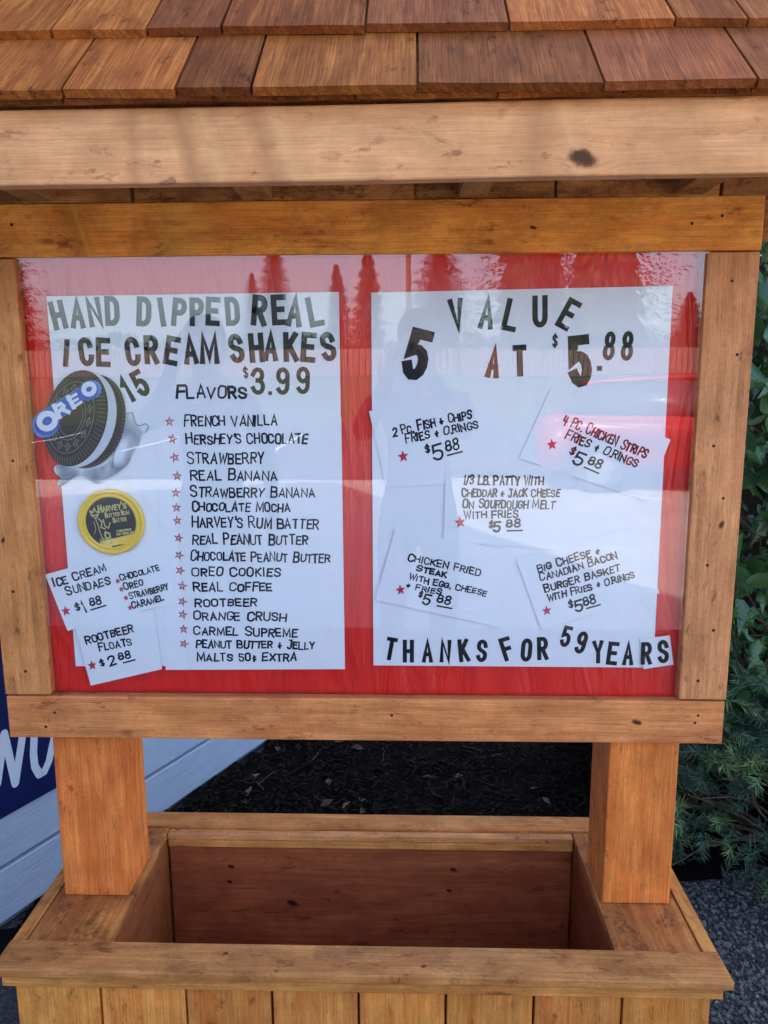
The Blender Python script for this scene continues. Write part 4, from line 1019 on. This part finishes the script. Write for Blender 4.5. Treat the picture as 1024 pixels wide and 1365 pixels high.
def peb():
    r = rv.uniform(.0025, .006); return [(x*r*rv.uniform(.5, 1.2), y*r*rv.uniform(.5, 1.1), z_*r*rv.uniform(.4, .9)) for x in (-1, 1) for y in (-1, 1) for z_ in (-1, 1)], CUBEF
def gpt():
    return Vector((rv.uniform(.70, 1.9), rv.uniform(-.2, .85), GZ+.002))
scatter('loose_gravel', 14000, gpt, M['pebble'], 'loose grey gravel strewn over the asphalt at the right of the planter', peb)

# =================================================================== ACROSS THE LOT (seen mirrored in the glazing)
def conifer_mesh(seed, h, rad, n):
    r = random.Random(seed); V, F = [], []
    for i in range(n):
        t = r.random()**.75; z_ = h*(.08+.92*t); rr = rad*(1-t)**.85*(.75+.5*r.random())+.1; a = r.uniform(0, 6.283)
        tier = 1+.22*math.sin(z_*5.5); q = r.random()**.5*rr*tier
        p = Vector((q*math.cos(a), q*math.sin(a), z_-q*.28)); s_ = r.uniform(.14, .34)*(.6+.7*(1-t))
        d = Vector((math.cos(a), math.sin(a), r.uniform(-.6, .2))); sd = d.cross(Vector((0, 0, 1))).normalized()*s_*.4
        b = len(V); V += [tuple(p-sd), tuple(p+sd), tuple(p+d*s_+Vector((0, 0, -.04)))]; F.append((b, b+1, b+2))
    for k_ in range(14):                       # dense inner boughs close the crown
        z0 = h*(.06+.9*k_/14); z1 = z0+h*.11; r0 = rad*(1-z0/h)**.85*.50; r1 = r0*.55; b = len(V)
        for i in range(12):
            a = math.pi*i/6; q = r.uniform(.75, 1.2); V += [(r0*q*math.cos(a), r0*q*math.sin(a), z0-.3*q), (r1*math.cos(a), r1*math.sin(a), min(h, z1))]
        for i in range(12): j = (i+1) % 12; F.append((b+2*i, b+2*j, b+2*j+1, b+2*i+1))
    return V, F
def conifer(x, y, h, rad, mesh, label, s=(1, 1, 1)):
    e = empty('conifer_tree', (x, y, GZ+1.5 if y < -36 else GZ)); tag(e, label, 'tree', 'conifers across the parking lot')
    v, f = tube([(0, 0, -.2), (0, 0, h*.5), (0, 0, h*.97)], [.28, .16, .02], 8); mobj('trunk', v, f, M['bark'], e)
    link('crown', mesh, e); e.scale = s; return e
CM = []
for sd, h, rd in ((1, 15, 3.0), (2, 18, 3.4), (3, 13, 2.2), (4, 20, 5.2)):
    V, F = conifer_mesh(sd, h, rd, 15000); me = bpy.data.meshes.new('crown'); me.from_pydata(V, [], F); me.materials.append(M['conifer']); me.update(); CM.append((me, h, rd))
VC = Vector((CAM.x, -CAM.y, CAM.z))          # the camera's mirror image
def refl(px, y):                             # x position across the lot seen reflected at photo column px
    d = FW+RT*((px-512)/FPX); d = Vector((d.x, -d.y)); t = (y-VC.y)/d.y; return VC.x+d.x*t
for px, y, k_, lab in ((10, -44, 1, 'tall conifer at the far left end of the row across the lot'), (45, -52, 0, 'shorter conifer second from the left end of the row'), (372, -62, 1, 'conifer with a pointed top left of the gap in the row'), (345, -70, 3, 'broad conifer behind the pointed one'), (455, -66, 2, 'narrowest spire-shaped conifer of the row'), (492, -60, 2, 'narrow conifer beside the narrowest spire'),
                   (585, -46, 1, 'tall conifer right of the spires'), (700, -50, 3, 'wide dark conifer left of the widest one'), (790, -44, 3, 'widest conifer of the row'), (905, -60, 0, 'conifer toward the right end'), (960, -50, 1, 'last conifer at the right end'), (1090, -48, 3, 'broad conifer beyond the right end'), (-90, -50, 3, 'broad conifer beyond the left end'), (-200, -42, 1, 'tall conifer farthest left')):
    me, h, rd = CM[k_]; conifer(refl(px, y), y, h, rd, me, lab, {372: (.75, .75, .62), 345: (.5, .5, .46), 455: (.8, .8, .72), 492: (.85, .85, .76), 585: (.85, .85, .50), 905: (.8, .8, .42), 960: (.7, .7, .40), 45: (.8, .8, .6)}.get(px, (1, 1, 1)))
hb = empty('hedgerow', (0, -75, GZ+1.5)); tag(hb, 'long dark hedgerow beyond the conifers across the lot', 'hedge')
V, F = [], []
rh = random.Random(5)
for i in range(7000):
    x = rh.uniform(-80, 80); z_ = rh.uniform(0, 3.5+1.5*noise.noise(Vector((x*.12, 0, 0)))); y = rh.uniform(-1.5, 1.5); s_ = rh.uniform(.3, .7)
    b = len(V); V += [(x, y, z_), (x+s_, y+rh.uniform(-.3, .3), z_+rh.uniform(-.3, .3)), (x+s_*.4, y, z_+s_)]; F.append((b, b+1, b+2))
tag(mobj('hedge_foliage', V, F, M['conifer'], hb), kind='stuff')
# picket fence on top of the bank
M['w_picket'] = plain('red_brown_fence', (.15, .09, .07), .8, nz=.25, nscale=8)
pf = empty('picket_fence', (0, -36, GZ+1.5)); tag(pf, 'long reddish picket fence on top of the bank across the lot', 'fence')
pm = beam_mesh('picket', 1.25, .03, .215, M['w_picket'], .004, 0)
for i in range(150): link('picket', pm, pf, (-20+i*.26, 0, .68), (0, R(90), 0))
for z_ in (.3, 1.1):
    link('fence_rail', beam_mesh('fence_rail', 39.5, .05, .1, M['w_picket'], .004, 0), pf, (-.4, -.045, z_))
# utility pole with wires
up = empty('utility_pole', (refl(545, -32), -32, GZ+1)); tag(up, 'wooden utility pole with a crossarm and two sagging wires across the lot', 'utility pole')
v, f = tube([(0, 0, -.3), (0, 0, 8.5)], [.15, .1], 10); mobj('pole', v, f, M['bark'], up); link('crossarm', beam_mesh('crossarm', 2.2, .1, .12, M['bark'], .01, 0), up, (0, .1, 7.9))
for dx in (-.9, .9):
    for sg in (-1, 1):
        v, f = tube([(dx+sg*45*t, 0, 8.02+sg*0-5.2*t*(1-t)) for t in [i/14 for i in range(15)]], .012, 4); mobj('wire', v, f, M['screw'], up)

# parked red car ----------------------------------------------------------------
M['carred'] = plain('red_car_paint', (.30, .010, .012), .35, .4, nz=.03, coat=.3); M['tyre'] = plain('tyre_rubber', (.02, .02, .02), .8); M['carglass'] = plain('car_window', (.03, .035, .04), .05, .6)
M['lamp'] = plain('headlight_lens', (.75, .77, .8), .15)
car = empty('parked_car', (refl(915, -9.3), -9.3, GZ), R(4)); tag(car, 'bright red parked hatchback standing in the lot across from the menu stand', 'car')
def prism(poly, y0, y1, inset=0):
    n = len(poly); v = [(x, y0, z_) for x, z_ in poly]+[(x, y1, z_) for x, z_ in poly]
    return v, [tuple(range(n)), tuple(range(2*n-1, n-1, -1))]+[(i, i+n, (i+1) % n+n, (i+1) % n) for i in range(n)]
def carpart(name, poly, hw, mat, bev=.05, top_in=0, zt=1.0):
    v, f = prism(poly, -hw, hw); bm = bmesh.new(); vv = [bm.verts.new(q) for q in v]
    for q in f: bm.faces.new([vv[i] for i in q])
    for w_ in bm.verts:
        if top_in and w_.co.z > zt: w_.co.y *= 1-top_in
    bmesh.ops.recalc_face_normals(bm, faces=bm.faces); bmesh.ops.bevel(bm, geom=bm.edges[:], offset=bev, segments=3, affect='EDGES')
    me = bpy.data.meshes.new(name); bm.to_mesh(me); bm.free(); me.materials.append(mat); me.polygons.foreach_set('use_smooth', [True]*len(me.polygons)); return link(name, me, car)
arch = lambda cx: [(cx+.36*math.cos(R(a)), .33+.36*math.sin(R(a))) for a in range(180, -1, -30)]
carpart('body', [(-2.1, .30)]+arch(-1.35)+arch(1.3)+[(2.1, .32), (2.12, .62), (1.95, .82), (.95, .97), (-1.9, 1.02), (-2.12, .85)], .86, M['carred'])
carpart('cabin', [(-1.85, 1.0), (-1.45, 1.42), (-.2, 1.48), (.35, 1.42), (1.0, .96)], .80, M['carglass'], .04, .16, 1.2)
carpart('roof', [(-1.5, 1.41), (-1.4, 1.455), (-.2, 1.515), (.38, 1.45), (.36, 1.41), (-.2, 1.46)], .68, M['carred'], .01)
for x in (-1.35, 1.3):
    for s in (-1, 1):
        v, f = [], []
        prof2 = [(.0, .09), (.2, .1), (.29, .10), (.32, .08), (.32, -.08), (.29, -.1), (0, -.1)]
        for q, yy in prof2:
            for i in range(20): a = math.pi*i/10; v.append((q*math.cos(a), yy, q*math.sin(a)))
        for k_ in range(len(prof2)-1):
            for i in range(20): f.append((k_*20+i, k_*20+(i+1) % 20, (k_+1)*20+(i+1) % 20, (k_+1)*20+i))
        w_ = mobj('wheel', v, f, M['tyre'], car, (x, s*.78, .33), smooth=True)
        v, f = [(0, 0, 0)], []
        for i in range(20): a = math.pi*i/10; rr = .2 if i % 4 < 3 else .17; v.append((rr*math.cos(a), 0, rr*math.sin(a)))
        for i in range(20): f.append((0, 1+i, 1+(i+1) % 20))
        mobj('rim', v, f, M['sunsteel'], w_, (0, s*.103, 0))
for s in (-1, 1): link('headlight', beam_mesh('headlight', .12, .3, .14, M['lamp'], .03, 0), car, (2.04, s*.6, .70)); link('side_mirror', beam_mesh('side_mirror', .12, .2, .13, M['carred'], .03, 0), car, (.62, s*.93, 1.02))

# =================================================================== PEOPLE (seen mirrored in the glazing)
M['skin'] = plain('skin', (.50, .29, .20), .5, nz=.06, nscale=30); M['hair'] = plain('brown_hair', (.05, .03, .018), .6, nz=.3, nscale=90)
M['jacket'] = plain('navy_jacket', (.022, .03, .055), .85, nz=.2, nscale=30, bump=.002); M['jacket2'] = plain('grey_hoodie', (.07, .07, .08), .9, nz=.2, nscale=30, bump=.002)
M['jeans'] = plain('dark_jeans', (.03, .04, .075), .85, nz=.25, nscale=60); M['shoe'] = plain('black_shoe', (.02, .02, .02), .6)
M['eye'] = plain('eye', (.03, .02, .02), .2); M['lip'] = plain('lip', (.38, .14, .12), .5)
def person(name, loc, rz, Lhand, Rhand, label, jacket, hs=1.0):
    """facing +y locally; hands given as local wrist positions"""
    e = empty(name, loc, rz); tag(e, label, 'person')
    J = {}; E_ = []; Rr = {}
    def j(n, p, r, pa=None):
        J[n] = len(J); Rr[n] = (Vector(p)*1, r if isinstance(r, tuple) else (r, r))
        if pa: E_.append((J[pa], J[n]))
    s = hs
    j('pelvis', (0, 0, .94*s), (.15, .115)); j('waist', (0, 0, 1.08*s), (.135, .10), 'pelvis'); j('chest', (0, .01, 1.28*s), (.165, .115), 'waist'); j('upchest', (0, 0, 1.40*s), (.14, .10), 'chest'); j('neck', (0, .0, 1.50*s), .06, 'upchest')
    j('jaw', (0, .03, 1.575*s), (.066, .075), 'neck'); j('face', (0, .022, 1.645*s), (.078, .092), 'jaw'); j('crown', (0, .010, 1.71*s), (.070, .085), 'face')
    for sd, hp in ((-1, Lhand), (1, Rhand)):
        a = 'L' if sd < 0 else 'R'; sh_ = Vector((sd*.185, 0, 1.41*s)); w_ = Vector(hp); d = w_-sh_; L1, L2 = .29*s, .26*s; D = min(d.length, L1+L2-.005)
        k2 = (L1*L1-L2*L2+D*D)/(2*D); hgt = math.sqrt(max(0, L1*L1-k2*k2)); dn = d.normalized(); pole = Vector((sd*.5, -.2, -1)); pole = (pole-dn*pole.dot(dn)).normalized()
        el = sh_+dn*k2+pole*hgt; w_ = sh_+dn*D
        j('sh'+a, sh_, .062, 'upchest'); j('el'+a, el, .046, 'sh'+a); j('wr'+a, w_, .029, 'el'+a)
        fd = (w_-el).normalized(); side = fd.cross(Vector((0, -1, 0))).normalized() if abs(fd.y) < .95 else Vector((sd, 0, 0))
        pm_ = w_+fd*.055; j('pm'+a, pm_, (.036, .018), 'wr'+a)
        nrm = fd.cross(side).normalized()
        for fi, (o_, ln) in enumerate(((-.030, .062), (-.010, .072), (.011, .068), (.031, .052))):
            b1 = pm_+fd*.035+side*o_; b2 = b1+(fd+nrm*.15).normalized()*ln*.55; b3 = b2+(fd+nrm*.5).normalized()*ln*.45
            j('f%s%d' % (a, fi), b1, .0095, 'pm'+a); j('g%s%d' % (a, fi), b2, .0088, 'f%s%d' % (a, fi)); j('h%s%d' % (a, fi), b3, .0075, 'g%s%d' % (a, fi))
        t1 = w_+fd*.03-side*.040; t2 = t1+(fd-side*.5).normalized()*.038; j('t1'+a, t1, .012, 'wr'+a); j('t2'+a, t2, .0095, 't1'+a)
        j('hip'+a, (sd*.095, 0, .88*s), (.095, .10), 'pelvis'); j('kn'+a, (sd*.11, .015, .50*s), .06, 'hip'+a); j('an'+a, (sd*.12, -.02, .09*s), .042, 'kn'+a); j('toe'+a, (sd*.135, .15, .035), (.042, .03), 'an'+a)
    me = bpy.data.meshes.new('body'); me.from_pydata([tuple(Rr[n][0]) for n in J], E_, []); ob = bpy.data.objects.new('body', me); col.objects.link(ob)
    ob.modifiers.new('s', 'SKIN')
    for n, i in J.items(): me.skin_vertices[0].data[i].radius = Rr[n][1]
    me.skin_vertices[0].data[0].use_root = True
    sb_ = ob.modifiers.new('d', 'SUBSURF'); sb_.levels = 2; sb_.render_levels = 2
    dg = bpy.context.evaluated_depsgraph_get(); ev = ob.evaluated_get(dg); m2 = bpy.data.meshes.new_from_object(ev)
    for m_ in (M['skin'], jacket, M['jeans'], M['shoe']): m2.materials.append(m_)
    nodes = [(n, Rr[n][0]) for n in J]
    for p in m2.polygons:
        c = p.center; n = min(nodes, key=lambda q: (q[1]-c).length)[0]; p.use_smooth = True
        if n[0] in 'fghtp' and n[:2] in ('fL', 'fR', 'gL', 'gR', 'hL', 'hR', 't1', 't2', 'pm') or n in ('jaw', 'face', 'crown', 'neck'): p.material_index = 0
        elif n[:2] in ('hi', 'kn') or n == 'pelvis' and c.z < .95*s or n[:2] == 'an' and c.z > .11: p.material_index = 2
        elif n[:3] == 'toe' or n[:2] == 'an': p.material_index = 3
        else: p.material_index = 1
    bpy.data.objects.remove(ob); bo = link('body', m2, e)
    # hair, eyes, nose, mouth, ears
    def blob(nm, c, rad, mat, parent=e, cut=None):
        bm = bmesh.new(); bmesh.ops.create_uvsphere(bm, u_segments=16, v_segments=10, radius=1)
        for v in bm.verts: v.co = Vector((v.co.x*rad[0], v.co.y*rad[1], v.co.z*rad[2]))
        if cut:
            for v in bm.verts:
                if v.co.y > cut[0] and v.co.z < cut[1]: v.co.y = cut[0]*.6
        m_ = bpy.data.meshes.new(nm); bm.to_mesh(m_); bm.free(); m_.materials.append(mat); m_.polygons.foreach_set('use_smooth', [True]*len(m_.polygons)); return link(nm, m_, parent, c)
    blob('hair', (0, -.012, 1.70*s), (.092, .108, .098), M['hair'], cut=(.03, .035))
    for sd in (-1, 1): blob('eye', (sd*.031, .098, 1.645*s), (.012, .008, .007), M['eye']); blob('ear', (sd*.083, .01, 1.635*s), (.012, .02, .031), M['skin'])
    blob('nose', (0, .112, 1.62*s), (.012, .018, .024), M['skin']); blob('mouth', (0, .101, 1.58*s), (.022, .006, .007), M['lip'])
    return e
PH = person('person', (.14, -1.86, GZ), 0, (-.125, .385, 1.50), (.05, .385, 1.50), 'person in a navy jacket and dark jeans holding up a phone with both hands', M['jacket'])
PH2 = person('person', (-.80, -2.05, GZ), R(-20), (-.16, .30, 1.56), (.26, .06, .88), 'person in a grey hoodie raising one hand, standing left of the one with the phone', M['jacket2'])
ph = empty('mobile_phone', (CAM.x+.012, CAM.y-.020, CAM.z-.03)); tag(ph, 'black mobile phone held up at eye level in front of the navy jacket', 'phone')
link('case', beam_mesh('case', .076, .009, .16, plain('phone_case', (.015, .015, .018), .3), .004, 0), ph)
link('screen', beam_mesh('screen', .068, .001, .148, plain('phone_screen', (.02, .02, .025), .05), .0004, 0), ph, (0, -.0052, 0))
